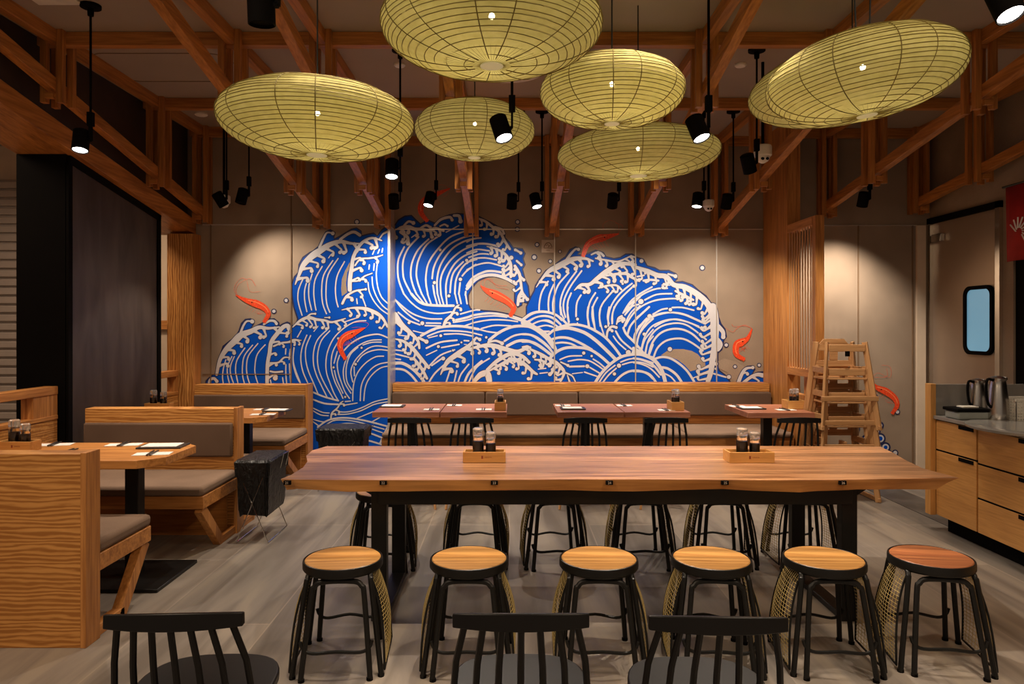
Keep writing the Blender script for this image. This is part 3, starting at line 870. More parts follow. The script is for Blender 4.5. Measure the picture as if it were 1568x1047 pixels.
def prawn(Y, key, spine, ant, label, wmax, legs_side=1, dark=False):
    A_ = Art(Y); sp = smooth_pts(pp(key, spine), 6); n = len(sp)
    wmax *= 1.2; w = [wmax * (min(1, .10 + 2.6 * (i / n)) if i < n * .36 else (1 - .55 * (i / n - .36) / .64)) for i in range(n)]
    A_.ribbon('body', sp, w, .008)
    k = CR[key][2]
    for a in ant:
        q = smooth_pts(pp(key, a), 6); A_.ribbon('feeler', q, [.32] * len(q), .0076)
    for i in range(int(n * .28), int(n * .78), 2):
        t = (sp[min(i+1, n-1)] - sp[i-1]).normalized(); nn = Vector((-t.y, t.x)) * legs_side
        q = [sp[i], sp[i] + nn * wmax * .8 - t * 1, sp[i] + nn * wmax * 1.25 - t * 3.2]
        A_.ribbon('leg', smooth_pts(q, 4), [.28] * 9, .0074)
    hl = [p + Vector((0, -w[i] * .18)) for i, p in enumerate(sp)][int(n*.25):int(n*.8)]
    A_.ribbon('hl', hl, [wmax * .10] * len(hl), .0088); 
    tl = sp[-1]; t = (sp[-1] - sp[-3]).normalized(); nn = Vector((-t.y, t.x))
    A_.poly('body', [tl - t * 2, tl + nn * wmax * .35 + t * 2, tl + t * 1.2, tl - nn * wmax * .35 + t * 2], .0083)
    A_.dot('eye', sp[int(n * .3)] , max(.6, wmax * .09), .0092)
    p = thing('painted_prawn', label, 'prawn picture', (0, 0, 0), group='red prawns painted on the back wall')
    A_.build(p, [('body', 'body', 'prawn_red'), ('hl', 'shell_highlight', 'prawn_light'), ('feeler', 'feeler', 'prawn_red'), ('leg', 'legs', 'prawn_red'), ('eye', 'eye', 'black_wood')])
prawn(YL, 'A', '215,460 270,488 330,508 370,530 388,562 368,600', ['235,475 205,430 235,375 270,378 290,440 345,440', '240,470 215,440 232,400 290,372 320,410'], 'red prawn painted on bare wall left of the highest left wave', 9.5, 1)
prawn(YL, 'A3', '832,222 760,255 680,290 600,335 565,400 578,470 618,545', ['830,230 870,180 800,160 700,170', '820,225 760,215 690,220'], 'red prawn painted on the blue wave above the black basket', 10, -1)
prawn(YB, 'B2', '140,770 190,812 270,850 370,900 440,950 468,1000 440,1060', ['150,790 140,730 200,700 260,740 340,770 400,765', '180,790 180,720 240,705 300,780 420,805'], 'orange red prawn inside the hollow of the big curling wave', 11, 1)
prawn(YB, 'B', '325,28 262,55 212,80 182,110 180,150 208,188', ['320,30 290,10 260,15', '320,30 310,60 290,70'], 'dark red prawn painted high above the big curling wave, in shade', 10, -1)
prawn(YB, 'C', '552,142 480,160 420,175 372,205 348,265', ['545,145 550,90 500,65 460,90 470,120', '540,145 575,100 530,80'], 'red prawn diving onto the crest of the right wave', 10, -1)
prawn(YB, 'C4', '1385,255 1335,365 1265,410 1208,440 1195,520 1222,572 1285,608', ['1380,250 1300,210 1210,250 1170,290 1130,280 1070,240', '1380,245 1290,220 1180,230 1150,200'], 'red prawn painted on bare wall right of the right wave', 10, -1)
prawn(YR, 'R', '300,298 340,345 400,372 447,410 460,450 435,492', ['310,300 350,265 420,290 420,230 370,220', '330,290 400,285 400,240'], 'red prawn painted beside the stacked high chairs', 9, 1)
# plaque
p = thing('wall_plaque', 'small square pale plaque with a mountain-like emblem on the wall right of the curling wave', 'plaque', ((839 - CX) * YB / F, YB, EYE - (377 - CY) * YB / F))
MB().box(-.07, .07, -.012, 0, -.07, .07).build('plate', 'plaque', p, .002)
m = MB(); m.tube([(-.045, -.014, -.015), (-.035, -.014, .01), (-.015, -.014, .035), (.015, -.014, .038), (.035, -.014, .015), (.045, -.014, -.012)], .004, 5)
m.tube([(-.045, -.014, -.022), (.045, -.014, -.022)], .003, 5); m.tube([(-.02, -.014, .0), (-.005, -.014, .022), (.008, -.014, .0)], .003, 5); m.tube([(.0, -.014, -.012), (.025, -.014, .01)], .003, 5)
m.tube([(-.02, -.014, -.045), (.02, -.014, -.045)], .002, 4)
m.build('emblem', 'brown_line', p)
def recenter(root):
    cs = [c for c in root.children if c.type == 'MESH']
    pts = [v.co for c in cs for v in c.data.vertices]
    lo = Vector([min(p[i] for p in pts) for i in range(3)]); hi = Vector([max(p[i] for p in pts) for i in range(3)])
    b = Vector(((lo.x + hi.x) / 2, (lo.y + hi.y) / 2, lo.z))
    for c in cs: c.data.transform(Matrix.Translation(-b))
    root.location = b
for o in list(COL.objects):
    if o.type == 'EMPTY' and o.name.split('.')[0] in ('wave_mural', 'foam_mural', 'painted_prawn'): recenter(o)

# ------------------------------------------------------------ paper lanterns
def lantern(x, y, z, r, ba, label, tilt=(0, 0), power=1.0, rings=26, mer=13, cords=((0, 0),)):
    p = thing('paper_lantern', label, 'paper lantern', (x, y, z), group='hanging paper lanterns')
    T = Matrix.Rotation(R(tilt[0]), 4, 'Y') @ Matrix.Rotation(R(tilt[1]), 4, 'X')
    def prof(t):      # t 0 bottom .. 1 top, rounded saucer with slightly squashed rim
        a = -PI/2 + PI * t; ca = max(0, math.cos(a)); return (r * ca ** .86, ba * r * math.sin(a))
    ts = [i / 48 for i in range(49)]
    ps = [prof(t) for t in ts]; ps = [q for q in ps if q[0] > .024]; n = 72; m = MB(); NP = len(ps)
    def wr(rr, k, zz):
        lob = 1 + .002 * math.cos(k / n * 2*PI * mer) * (rr / r) + .0015 * math.sin(9 * k / n * 2 * PI + zz * 20)
        return rr * lob
    vs = [(wr(rr, k, zz) * math.cos(2*PI*k/n), wr(rr, k, zz) * math.sin(2*PI*k/n), zz) for rr, zz in ps for k in range(n)]
    fs = [(i*n+k, i*n+(k+1) % n, (i+1)*n+(k+1) % n, (i+1)*n+k) for i in range(NP - 1) for k in range(n)]
    m.add(vs, fs); m.xf(T); m.build('shade', 'lantern_paper', p)
    m = MB()
    for i in range(rings):      # bamboo hoops, with slight wobble
        u_ = -1 + 2 * (i + .5) / rings; s_ = .55 * u_ + .45 * math.sin(u_ * PI / 2); zz = ba * r * s_; rr = r * (1 - s_ * s_) ** .43 * 1.006
        if rr < .05: continue
        ph = rnd.random() * 6
        m.tube([(rr * math.cos(2*PI*k/40), rr * math.sin(2*PI*k/40), zz + .0025 * math.sin(3 * 2*PI*k/40 + ph)) for k in range(40)], .0018, 4, True)
    m.xf(T); m.build('hoops', 'lantern_rib', p)
    m = MB()
    for j in range(mer):
        a = 2 * PI * (j + .25) / mer + (.12 if j % 2 else 0)
        m.tube([(rr * 1.006 * math.cos(a), rr * 1.006 * math.sin(a), zz * 1.006) for rr, zz in ps[1:-1:2]], .0022, 4)
    m.xf(T); m.build('vertical_ribs', 'lantern_rib', p)
    m = MB()      # pleats near the bottom ring
    for j in range(56):
        a = 2 * PI * j / 56; q = [(rr * 1.005 * math.cos(a), rr * 1.005 * math.sin(a), zz * 1.005) for rr, zz in ps[0:(6 + (j * 5) % 5)]]
        m.tube(q, [.0011 * (1 - .8 * i / len(q)) for i in range(len(q))], 3)
    m.xf(T); m.build('pleats', 'lantern_rib', p)
    zb = ps[0][1]
    MB().lathe([(ps[0][0] * 1.1, zb - .004), (ps[0][0] * 1.1, zb + .006), (ps[0][0] * .7, zb + .008)], 20).xf(T).build('bottom_ring', 'lantern_hub', p)
    b = MB().lathe([(.002, -.013), (.009, -.009), (.0125, .0), (.009, .009), (.002, .013)], 14, (0, 0, ba * r * .25)).build('bulb', 'bulb_glow', p)
    m = MB(); 
    for cx_, dx in cords:
        h = ZC - z
        m.tube([(0, 0, .08), (cx_, 0, ba * r + .05), (cx_ + dx, .0, h * .7), (cx_ + dx * .6, 0, h - .005)], .004, 6)
    m.lathe([(.016, .07), (.018, .12), (.006, .14)], 10); m.build('cord', 'cable', p)
    lamp('lantern_lamp', 'POINT', (x, y, z + .02), power, (1, .84, .55), size=.05)
    return p
def at(px, py, Y): return ((px - CX) * Y / F, Y, EYE - (py - CY) * Y / F)
lantern(*at(486, 186, 3.43), .455, .35, 'wide yellow paper lantern at the left of the group', (1.0, 0))
lantern(*at(753, 40, 2.75), .42, .36, 'largest yellow paper lantern cut by the top image edge', (0, 0), 1.05, 28)
lantern(*at(727, 200, 4.75), .393, .45, 'small yellow paper lantern hanging behind and below the largest one', (1, 0), .9, 22)
lantern(*at(937, 141, 3.5), .348, .44, 'tall oval yellow paper lantern hanging above and in front of a flatter one', (0, 0), .8, 24)
lantern(*at(977, 236, 4.6), .512, .27, 'flattest yellow paper lantern, lowest of the group, under the tall oval one', (-1, 0), 1.3, 20)
lantern(*at(1321, 118, 3.1), .395, .42, 'tilted yellow paper lantern at the right, in front of its twin', (-6.5, 0), .95, 26, cords=((-.03, -.02), (.03, .01)))
lantern(*at(1305, 128, 4.1), .565, .33, 'tilted yellow paper lantern at the right, hidden behind its twin', (-6.5, 0), 1.5, 26)

# ------------------------------------------------------------ track style pendant spotlights
SPOTMESH = {}
def spotlight(px, py, Y, label, lit, aim, power=0, canopy=True, spot=62, blend=.45):
    X, _, Z = at(px, py, Y); 
    p = thing('pendant_spotlight', label, 'spotlight', (X, Y, Z), group='black pendant spotlights')
    d = Vector(aim).normalized() if aim else Vector((0, 0, -1))
    M = d.to_track_quat('-Z', 'Y').to_matrix().to_4x4()
    MB().lathe([(.038, .07), (.050, .062), (.050, -.07), (.046, -.072), (.044, -.06)], 24).xf(M).build('head', 'matte_black', p)
    if lit: MB().lathe([(.0435, -.055), (.0435, -.064), (.03, -.066)], 20).xf(M).build('lens', 'lamp_glow', p)
    s = .062 if px < 780 or px > 1090 else .062
    sx = s
    h = ZC - Z
    MB().box(sx - .018, sx + .018, -.018, .018, .09, .18).build('adapter', 'matte_black', p, .003)
    MB().bar((sx, 0, .10), (sx, 0, -.0), .012, .03).bar((sx, 0, .0), (.04, 0, 0), .03, .012).build('bracket', 'matte_black', p)
    MB().tube([(sx, 0, .17), (sx, 0, h - .01)], .0075, 8).build('stem', 'matte_black', p)
    MB().lathe([(.062, 0), (.062, -.018), (.02, -.026), (.018, -.07)], 22, (sx, 0, h - .001)).build('canopy', 'matte_black', p)
    if power:
        lo = Vector((X, Y, Z)) + d * .085
        lamp('spot_lamp', 'SPOT', lo, power, (1, .86, .70), Vector(lo) + d, .025, spot, blend)
WA = (1, .86, .7)
r2 = 6.85
DN = (.22, -.30, -1); DM = (-.22, -.30, -1)
spotlight(124, 215, 4.6, 'lit black pendant spotlight at the far left before the orange beam', True, (.05, -.25, -1), 34, spot=90)
spotlight(337, 305, r2, 'dark black pendant spotlight beside the white camera at the back left corner', False, (.40, .38, -.80), 42, spot=100, blend=.9)
spotlight(371, 300, r2 - .2, 'black pendant spotlight second from the left at the back', False, (-.18, -.18, -1), 30, spot=80)
spotlight(400, 8, 2.68, 'large black pendant spotlight cut by the top edge above the left lantern', False, (0, .1, -1), 0)
spotlight(600, 258, 5.33, 'lit black pendant spotlight between the left lantern and the small lantern', True, (.02, -.30, -1), 40, spot=95)
spotlight(603, 308, r2, 'dark black spotlight hanging beside the step in the back wall', False, (-.02, .42, -.9), 68, spot=112, blend=.9)
spotlight(658, 305, r2, 'lit black spotlight hanging in front of the dark red prawn', True, (-.2, -.30, -1), 34, spot=80)
spotlight(767, 196, 4.0, 'lit black spotlight in front of the small lantern, pointing right', True, (.30, -.34, -1), 62, spot=85)
spotlight(784, 308, r2, 'dark black spotlight left of a lit one, above the curling wave', False, (-.05, .48, -.9), 52, spot=108, blend=.9)
spotlight(820, 307, r2, 'lit black spotlight just right of a dark one, above the wall plaque', True, (.22, -.30, -1), 34, spot=80)
spotlight(938, 307, r2, 'dark black spotlight hanging under the flattest lantern', False, (0, .52, -.8), 46, spot=92, blend=.9)
spotlight(1068, 196, 4.0, 'lit black spotlight in front of the flattest lantern', True, (.30, -.34, -1), 62, spot=85)
spotlight(1068, 306, r2, 'lit black spotlight touching the left of a white camera at the back', True, (-.15, -.18, -1), 34, spot=80)
spotlight(1113, 308, r2, 'dark black spotlight right of the small white camera at the back', False, (0, .46, -.9), 68, spot=112, blend=.9)
spotlight(1146, 250, 5.33, 'unlit tilted black spotlight left of the big white camera', False, (.35, .4, -.9), 30, spot=90)
spotlight(1322, 305, r2, 'black spotlight hanging low over the right passage', False, (0, .40, -.9), 90, spot=96, blend=.9)
spotlight(1537, 2, 2.68, 'large lit black spotlight in the top right corner', True, (.12, -.42, -1), 36, spot=90)
# spot lamps without fittings, lighting the aisles and tables
for x, y, a, e in ((-.5, 3.0, (-.5, 3.7, 0), 60), (.8, 3.0, (.8, 3.7, 0), 60), (-2.6, 3.0, (-2.6, 3.9, .7), 34), (-2.3, 5.4, (-2.5, 6.0, .7), 30), (2.75, 5.6, (2.9, 5.7, 0), 75), (-.35, 5.9, (-.2, 6.4, .7), 34), (1.0, 5.9, (1.1, 6.4, .7), 34), (-1.6, 4.9, (-1.5, 5.2, 0), 70)):
    lamp('aisle_spot', 'SPOT', (x, y, 3.42), e, (1, .84, .66), a, .03, 70, .5)

def cctv(px, py, Y, label, s=1.0):
    X, _, Z = at(px, py, Y); p = thing('security_camera', label, 'security camera', (X, Y, Z), group='white dome cameras')
    MB().lathe([(.055*s, .07*s), (.062*s, .06*s), (.062*s, 0), (.056*s, -.008*s)], 24).build('housing', 'white_plastic', p)
    MB().lathe([(.05*s, 0), (.048*s, -.02*s), (.036*s, -.042*s), (.012*s, -.055*s)], 20).build('dome', 'white_plastic', p)
    m = MB(); 
    for sx in (-.016, .016): m.lathe([(.010*s, .0), (.010*s, .008*s)], 10).xf(Matrix.Identity(4)) if 0 else m.tube([(sx*s, -.035*s, -.028*s), (sx*s, -.052*s, -.034*s)], .010*s, 10)
    m.build('lens', 'matte_black', p)
    MB().tube([(0, 0, .06*s), (0, 0, ZC - Z)], .012, 10).build('stem', 'matte_black', p)
cctv(343, 310, 7.2, 'white dome camera at the back left behind a dark spotlight', 1.0)
cctv(1085, 316, 7.15, 'small white dome camera above the right wave', .9)
cctv(1168, 238, 5.6, 'larger white dome camera beside the tilted spotlight', 1.1)

# ------------------------------------------------------------ communal table
t = thing('communal_table', 'long live-edge wooden communal table on black steel legs', 'table', (.55, 3.97, 0))
ox, oy = .55, 3.97
fr = [(-1.11, 3.49), (-.9, 3.475), (-.5, 3.47), (0, 3.475), (.45, 3.485), (.9, 3.48), (1.3, 3.47), (1.6, 3.475), (1.9, 3.50), (2.20, 3.52)]
rt = [(2.16, 3.75), (2.20, 4.0), (2.25, 4.2), (2.29, 4.44)]
bk = [(1.5, 4.46), (.6, 4.45), (-.3, 4.46), (-1.13, 4.45)]
lf = [(-1.18, 4.30), (-1.165, 4.12), (-1.11, 3.95), (-1.085, 3.78), (-1.09, 3.6)]
out = [tuple(v) for v in smooth_pts([Vector(q) for q in fr], 3)] + rt + bk + lf
n = len(out); cen = Vector((ox, oy))
def off(q, d, k):
    v = Vector(q); w_ = .010 * math.sin(k * 1.3) + .006 * math.sin(k * 2.9)
    dx = d if v.x < 0 else (d * (4.5 if v.x > 2.0 else 1.0))
    return (v.x - ox + (dx if v.x < -1 else (-dx if v.x > 1.9 else 0)) , v.y - oy + ((d + w_ * (d > 0)) if v.y < 3.6 else (-d if v.y > 4.4 else 0)))
top = [(q[0] - ox, q[1] - oy) for q in out]; bot = [off(q, .022, i) for i, q in enumerate(out)]
m = MB(); m.prism(top, .746, .750, 'Z'); m.build('tabletop', 'slab', t, .0)
m = MB(); m.add([(a, b, .748) for a, b in [((q[0] - ox) , (q[1] - oy)) for q in out]] + [((a[0] + b[0]) / 2 * 1.0, (a[1] + b[1]) / 2 - .004, .725) for a, b in zip(top, bot)] + [(a, b, .692 + .005 * math.sin(i * .9)) for i, (a, b) in enumerate(bot)],
    [(i, (i+1) % n, n + (i+1) % n, n + i) for i in range(n)] + [(n + i, n + (i+1) % n, 2*n + (i+1) % n, 2*n + i) for i in range(n)] + [tuple(range(3*n - 1, 2*n - 1, -1))])
m.build('live_edge', 'slab_edge', t)
for X in (-.66, 1.72):
    for Y, w in ((3.66, .078), (4.30, .078)):
        MB().box(X - ox - w/2, X - ox + w/2, Y - oy - .03, Y - oy + .03, .0, .69).build('leg', 'black_metal', t, .003)
    MB().box(X - ox - .04, X - ox + .04, 3.69 - oy, 4.27 - oy, 0, .03).build('foot_bar', 'black_metal', t, .003)
    s = 1 if X < 0 else -1
    m = MB(); m.prism([(X - ox - s * .12, .69), (X - ox - s * .039, .64), (X - ox - s * .039, .69)], 3.63 - oy, 3.69 - oy, 'Y'); m.build('gusset', 'black_metal', t)
MB().box(-.66 - ox, 1.72 - ox, 3.60 - oy, 3.69 - oy, .598, .688).build('apron', 'black_metal', t, .003)
MB().box(-.66 - ox, 1.72 - ox, 4.27 - oy, 4.33 - oy, .625, .688).build('apron', 'black_metal', t, .003)
def text(parent, s, size, loc, rot, mat, name='lettering'):
    c = bpy.data.curves.new(name, 'FONT'); c.body = s; c.size = size; c.align_x = 'CENTER'; c.align_y = 'CENTER'; c.extrude = .0003
    tmp = bpy.data.objects.new('tmp_text', c); COL.objects.link(tmp)
    dg = bpy.context.evaluated_depsgraph_get(); me = bpy.data.meshes.new_from_object(tmp.evaluated_get(dg)); bpy.data.objects.remove(tmp)
    me.materials.clear(); me.materials.append(MATS[mat])
    o = bpy.data.objects.new(name, me); COL.objects.link(o); o.parent = parent; o.location = loc; o.rotation_euler = rot; return o
for i, px in enumerate((440, 587, 757, 933, 1110, 1290)):
    X = (px - CX) * 3.47 / F
    g = MB().box(X - ox - .017, X - ox + .017, 3.462 - oy, 3.478 - oy, .727, .746).build('number_tag', 'matte_black', t)
    text(g, str(21 + i), .017, (X - ox, 3.4610 - oy, .7365), (R(90), 0, 0), 'plaque', 'number')

# ------------------------------------------------------------ caddies with sauce jars
def jar(parent, x, y, z0, r, h):
    j = MB().lathe([(r * .9, 0), (r, .004), (r, h * .62), (r * .82, h * .70), (r * .82, h * .74)], 20, (x, y, z0)).build('jar', 'jar_glass', parent)
    MB().lathe([(r * .86, .003), (r * .92, .006), (r * .92, h * .56), (r * .8, h * .57)], 18, (x, y, z0)).build('sauce', 'sauce', j)
    MB().lathe([(r * .95, h * .75), (r, h * .78), (r * .98, h * .96), (r * .7, h)], 18, (x, y, z0)).build('lid', 'lid_glass', j)
    MB().lathe([(r * .97, h * .70), (r * .97, h * .76)], 18, (x, y, z0)).build('rim', 'chrome', j)
def caddy(x, y, z, label, w, d, rz=0, jars=None, h=.058, logo=True, js=1.0):
    p = thing('condiment_caddy', label, 'condiment caddy', (x, y, z + .001), rz, 'bamboo condiment caddies')
    m = MB(); a = .010
    m.box(-w/2, w/2, -d/2, -d/2 + a, 0, h).box(-w/2, w/2, d/2 - a, d/2, 0, h).box(-w/2, -w/2 + a, -d/2 + a, d/2 - a, 0, h).box(w/2 - a, w/2, -d/2 + a, d/2 - a, 0, h).box(-w/2 + a, w/2 - a, -d/2 + a, d/2 - a, 0, .008)
    b = m.build('box', 'bamboo', p, .0015)
    if logo:
        MB().box(-.016, -.006, -d/2 - .0006, -d/2, h * .38, h * .66).build('emblem', 'logo_brown', b) if w > .12 else None
        if w > .12: text(b, 'YAMAYA', .010, (.020, -d/2 - .0004, h * .52), (R(90), 0, 0), 'logo_brown')
    for jx, jy, r, hh in (jars or ((-.035, 0, .031, .175), (.034, .0, .028, .152))):
        jar(p, jx, jy, .009, r * js, hh * js)
    return p
TZ = .75
caddy(*at(742, 706, 3.95)[:2], TZ, 'bamboo caddy with two sauce jars on the long table, left of its twin', .232, .10)
caddy(*at(1146, 706, 3.95)[:2], TZ, 'bamboo caddy with two sauce jars on the long table, right of its twin', .245, .12)
J2 = ((0, -.04, .028, .175), (0, .035, .028, .165))
caddy((766 - CX) * 6.35 / F, 6.42, TZ, 'small end-on caddy on the left back table against the bench', .10, .20, jars=J2, logo=False, h=.075)
caddy((1037 - CX) * 6.35 / F, 6.42, TZ, 'small end-on caddy at the right end of the middle back table', .11, .20, jars=J2, logo=False, h=.075)
caddy((1219 - CX) * 6.45 / F, 6.5, TZ, 'small caddy on the right back table by the slatted screen', .16, .16, jars=J2, logo=False, h=.075)
caddy(-3.13, 6.42, TZ, 'small caddy at the wall end of the far booth table', .22, .10, jars=((-.05, 0, .03, .165), (.04, 0, .028, .15)), logo=False)
caddy(-2.93, 4.30, TZ, 'bamboo caddy with two dark sauce jars on the near booth table', .20, .10, R(-4))

# ------------------------------------------------------------ stools with wire mesh sides
def ushape(ax, w0, w1, r0, r1, z0=.425):
    # inverted U on side ax: top bar inside the rim, legs splaying outward
    pts = [(-w1, r1, .012), (-w1 * 1.0, r1 * .99, .03), (-w0 - .012, r0 + .006, z0 - .06), (-w0 + .0, r0, z0 - .02), (-w0 + .035, r0 - .004, z0), (w0 - .035, r0 - .004, z0), (w0, r0, z0 - .02), (w0 + .012, r0 + .006, z0 - .06), (w1, r1 * .99, .03), (w1, r1, .012)]
    M = Matrix.Rotation(ax, 4, 'Z'); return [M @ Vector(q) for q in pts]
def make_stool(label, seatmat='seat_wood'):
    p = thing('bar_stool', label, 'stool', (0, 0, 0), group='round stools along the communal table')
    m = MB(); m.lathe([(.162, 0), (.166, .004), (.166, .012), (.162, .015)], 48, (0, 0, .442)); s = m.build('seat', seatmat, p)
    MB().lathe([(.167, -.002), (.167, .009), (.170, .012), (.174, .010), (.176, .0), (.176, -.022), (.170, -.030), (.150, -.030)], 48, (0, 0, .445)).build('rim', 'black_metal', p)
    for i in range(4):
        side = i % 2 == 1
        pts = smooth_pts(ushape(i * PI / 2, .100 if not side else .112, .142 if not side else .168, .138 if not side else .135, .200 if not side else .186, .395 if not side else .42), 4)
        MB().tube(pts, .0118, 10).build('leg_loop', 'black_metal', p)
    def panel(sgn):
        m = MB(); U, Vn = 12, 24
        def pt(u, v):      # u across, v 0 top .. 1 bottom
            z = .40 - .375 * v; w = (.098 + .062 * v) * (2*u - 1); bul = .040 * math.sin(PI * min(1, v * 1.0) ** .8) * 1.0
            x = .135 + .065 * v + bul * (1 - (2*u - 1) ** 2 * .5); return Vector((sgn * x, w, z))
        for i in range(U): m.tube([pt(i / (U-1), j / 12) for j in range(13)], .0014, 3)
        for j in range(Vn): m.tube([pt(i / 8, j / (Vn-1)) for i in range(9)], .0014, 3)
        m.build('wire_mesh', 'mesh_brass', p)
        m = MB(); m.tube([pt(0, j / 10) for j in range(11)] + [pt(i / 8, 1) for i in range(1, 9)] + [pt(1, 1 - j / 10) for j in range(1, 11)], .005, 6); m.build('mesh_frame', 'black_metal', p)
    panel(1); panel(-1)
    for sy in (-1, 1):
        a = .175
        pts = smooth_pts([(-.150, sy * .180, .16), (-.138, sy * .182, .13), (-.10, sy * .186, .112), (0, sy * .20, .122), (.10, sy * .186, .112), (.138, sy * .182, .13), (.150, sy * .180, .16)], 4)
        MB().tube(pts, .0075, 6).build('stretcher', 'black_metal', p)
    for a in (-1, 1):
        for b in (-1, 1):
            MB().lathe([(.014, 0), (.014, .012)], 10, (a * .142, b * .200, 0)).build('foot', 'matte_black', p) if b < 2 else None
            MB().lathe([(.014, 0), (.014, .012)], 10, (a * .186, b * .168, 0)).build('foot', 'matte_black', p)
    return p
s0 = make_stool('front row stool, first from the left, with round orange wood seat'); s1 = make_stool('front row stool at the far right with redder wooden seat', 'seat_wood_red')
ordn = ['first', 'second', 'third', 'fourth', 'fifth', 'last']
for i, (x, rz) in enumerate(((-.745, 4), (-.18, 0), (.40, -2), (.905, -5), (1.41, -4), (1.90, -9))):
    l = 'round orange-wood stool with mesh sides, %s from the left in the front row' % ordn[i]
    if i == 0: s0.location = (x, 3.22, 0); s0.rotation_euler = (0, 0, R(rz)); s0['label'] = l
    elif i == 5: s1.location = (x, 3.24, 0); s1.rotation_euler = (0, 0, R(rz)); s1['label'] = 'round stool with redder wooden seat and mesh sides, rightmost of the front row'
    else: dup(s0, (x, 3.22, 0), R(rz), l)
for i, (x, rz) in enumerate(((-.79, 6), (-.21, 0), (.28, 3), (.83, 0), (1.34, -3), (1.86, 0))):
    dup(s0, (x, 4.58 if i else 4.53, 0), R(rz), 'round stool pushed under the far side of the long table, %s from the left' % ordn[i])

# ------------------------------------------------------------ black spindle chairs
def make_chair(label):
    p = thing('spindle_chair', label, 'chair', (0, 0, 0), group='black spindle-back chairs')
    poly = [(.2 * math.copysign(abs(math.cos(a)) ** .7, math.cos(a)), .2 * math.copysign(abs(math.sin(a)) ** .7, math.sin(a))) for a in [2*PI*i/32 for i in range(32)]]
    m = MB(); m.prism(poly, .425, .455, 'Z'); m.build('seat', 'black_wood', p, .006)
    pts = [Vector((-.178 + .356 * i / 10, -.235 + .03 * (2 * i / 10 - 1) ** 2, .730)) for i in range(11)]
    m = MB()
    vs = []; 
    for q in pts:
        zt = .014 + .012 * (1 - (q.x / .18) ** 2)
        vs += [(q.x, q.y - .011, q.z - .022), (q.x, q.y + .011, q.z - .022), (q.x, q.y + .009, q.z + zt - .004), (q.x, q.y - .009, q.z + zt)]
    fs = [(i*4+k, i*4+(k+1) % 4, i*4+4+(k+1) % 4, i*4+4+k) for i in range(10) for k in range(4)] + [(0, 1, 2, 3), (43, 42, 41, 40)]
    m.add(vs, fs); m.build('top_rail', 'black_wood', p, .003)
    for i in range(7):
        f_ = i / 6 * 2 - 1
        MB().tube([(f_ * .146, -.232 + .028 * f_ * f_, .715), (f_ * .172, -.20 + .035 * f_ * f_, .60), (f_ * .186 , -.165 + .03 * f_ * f_, .45)], .0092, 8).build('spindle', 'black_wood', p)
    for sx in (-1, 1):
        for sy in (-1, 1):
            MB().tube([(sx * .14, sy * .14, .43), (sx * .185, sy * .185, .20)], [.016, .014], 10).build('upper_leg', 'black_wood', p)
            MB().tube([(sx * .185, sy * .185, .20), (sx * .212, sy * .212, .002)], [.014, .010], 10).build('lower_leg', 'beech_Z', p)
    MB().tube([(-.17, -.17, .24), (-.17, .17, .24)], .008, 8).tube([(.17, -.17, .24), (.17, .17, .24)], .008, 8).tube([(-.17, 0, .24), (.17, 0, .24)], .008, 8).build('stretcher', 'black_wood', p)
    return p
c0 = make_chair('x')
ch = [(-.815, 6.06, 0, 'black spindle chair at the left back table, left of its neighbour'), (-.305, 6.06, 0, 'black spindle chair at the left back table, just left of its small caddy'),
      (.62, 6.06, 0, 'black spindle chair at the left half of the middle back table'), (1.28, 6.06, 0, 'black spindle chair at the right half of the middle back table'), (2.36, 6.06, 0, 'black spindle chair at the right back table beside the high chairs'),
      (-.885, 2.08, PI * 0, 'black chair back at the bottom edge, left, beside the wooden booth'), (.03, 2.08, 0, 'black chair back at the bottom edge, in the middle'), (.545, 2.06, 0, 'black chair back at the bottom edge, right of the middle one')]
for i, (x, y, rz, l) in enumerate(ch):
    if i == 0: c0.location = (x, y, 0); c0['label'] = l
    else: dup(c0, (x, y, 0), rz if y > 3 else R((3, 0, -2)[i - 5]), l)

# ------------------------------------------------------------ back tables on black pedestals
def ped_table(x0, x1, y0, y1, label, px, chl=0, mat='cherry_X', group=None, base=.22):
    cx_, cy_ = (x0 + x1) / 2, (y0 + y1) / 2; p = thing('dining_table', label, 'table', (cx_, cy_, 0), 0, group)
    w, d = (x1 - x0) / 2 - .002, (y1 - y0) / 2
    c = chl
    poly = [(-w, -d), (w - c, -d), (w, -d + c), (w, d - c), (w - c, d), (-w, d)] if c else [(-w, -d), (w, -d), (w, d), (-w, d)]
    m = MB(); m.prism(poly, .703, .75, 'Z'); m.build('tabletop', mat, p, .003)
    MB().box(px - cx_ - .04, px - cx_ + .04, -.04, .04, .02, .703).build('pedestal', 'black_metal', p, .004)
    MB().box(px - cx_ - base, px - cx_ + base, -base, base, 0, .02).build('base_plate', 'black_metal', p, .004)
    return p
G = 'small square back tables'
ped_table(-1.19, -.605, 6.22, 6.90, 'square dark-topped back table at the left, beside the wall step', -.887, 0, group=G)
ped_table(-.60, -.02, 6.22, 6.90, 'square back table carrying the leftmost small caddy', -.32, 0, group=G)
ped_table(.415, .995, 6.22, 6.90, 'square back table, left half of the middle pair', .69, 0, group=G)
ped_table(1.0, 1.57, 6.22, 6.90, 'square back table, right half of the middle pair, with a caddy', 1.265, 0, group=G)
ped_table(2.05, 2.63, 6.18, 6.85, 'square back table beside the slatted screen', 2.33, 0, group=G)
ped_table(-3.3, -2.0, 5.84, 6.52, 'far booth table with clipped corners between two benches', -2.26, .09, mat='oak_X', group='booth tables')
ped_table(-3.34, -1.95, 3.97, 4.585, 'near booth table with clipped corners, nearest the camera', -2.23, .11, mat='oak_X', group='booth tables', base=.26)

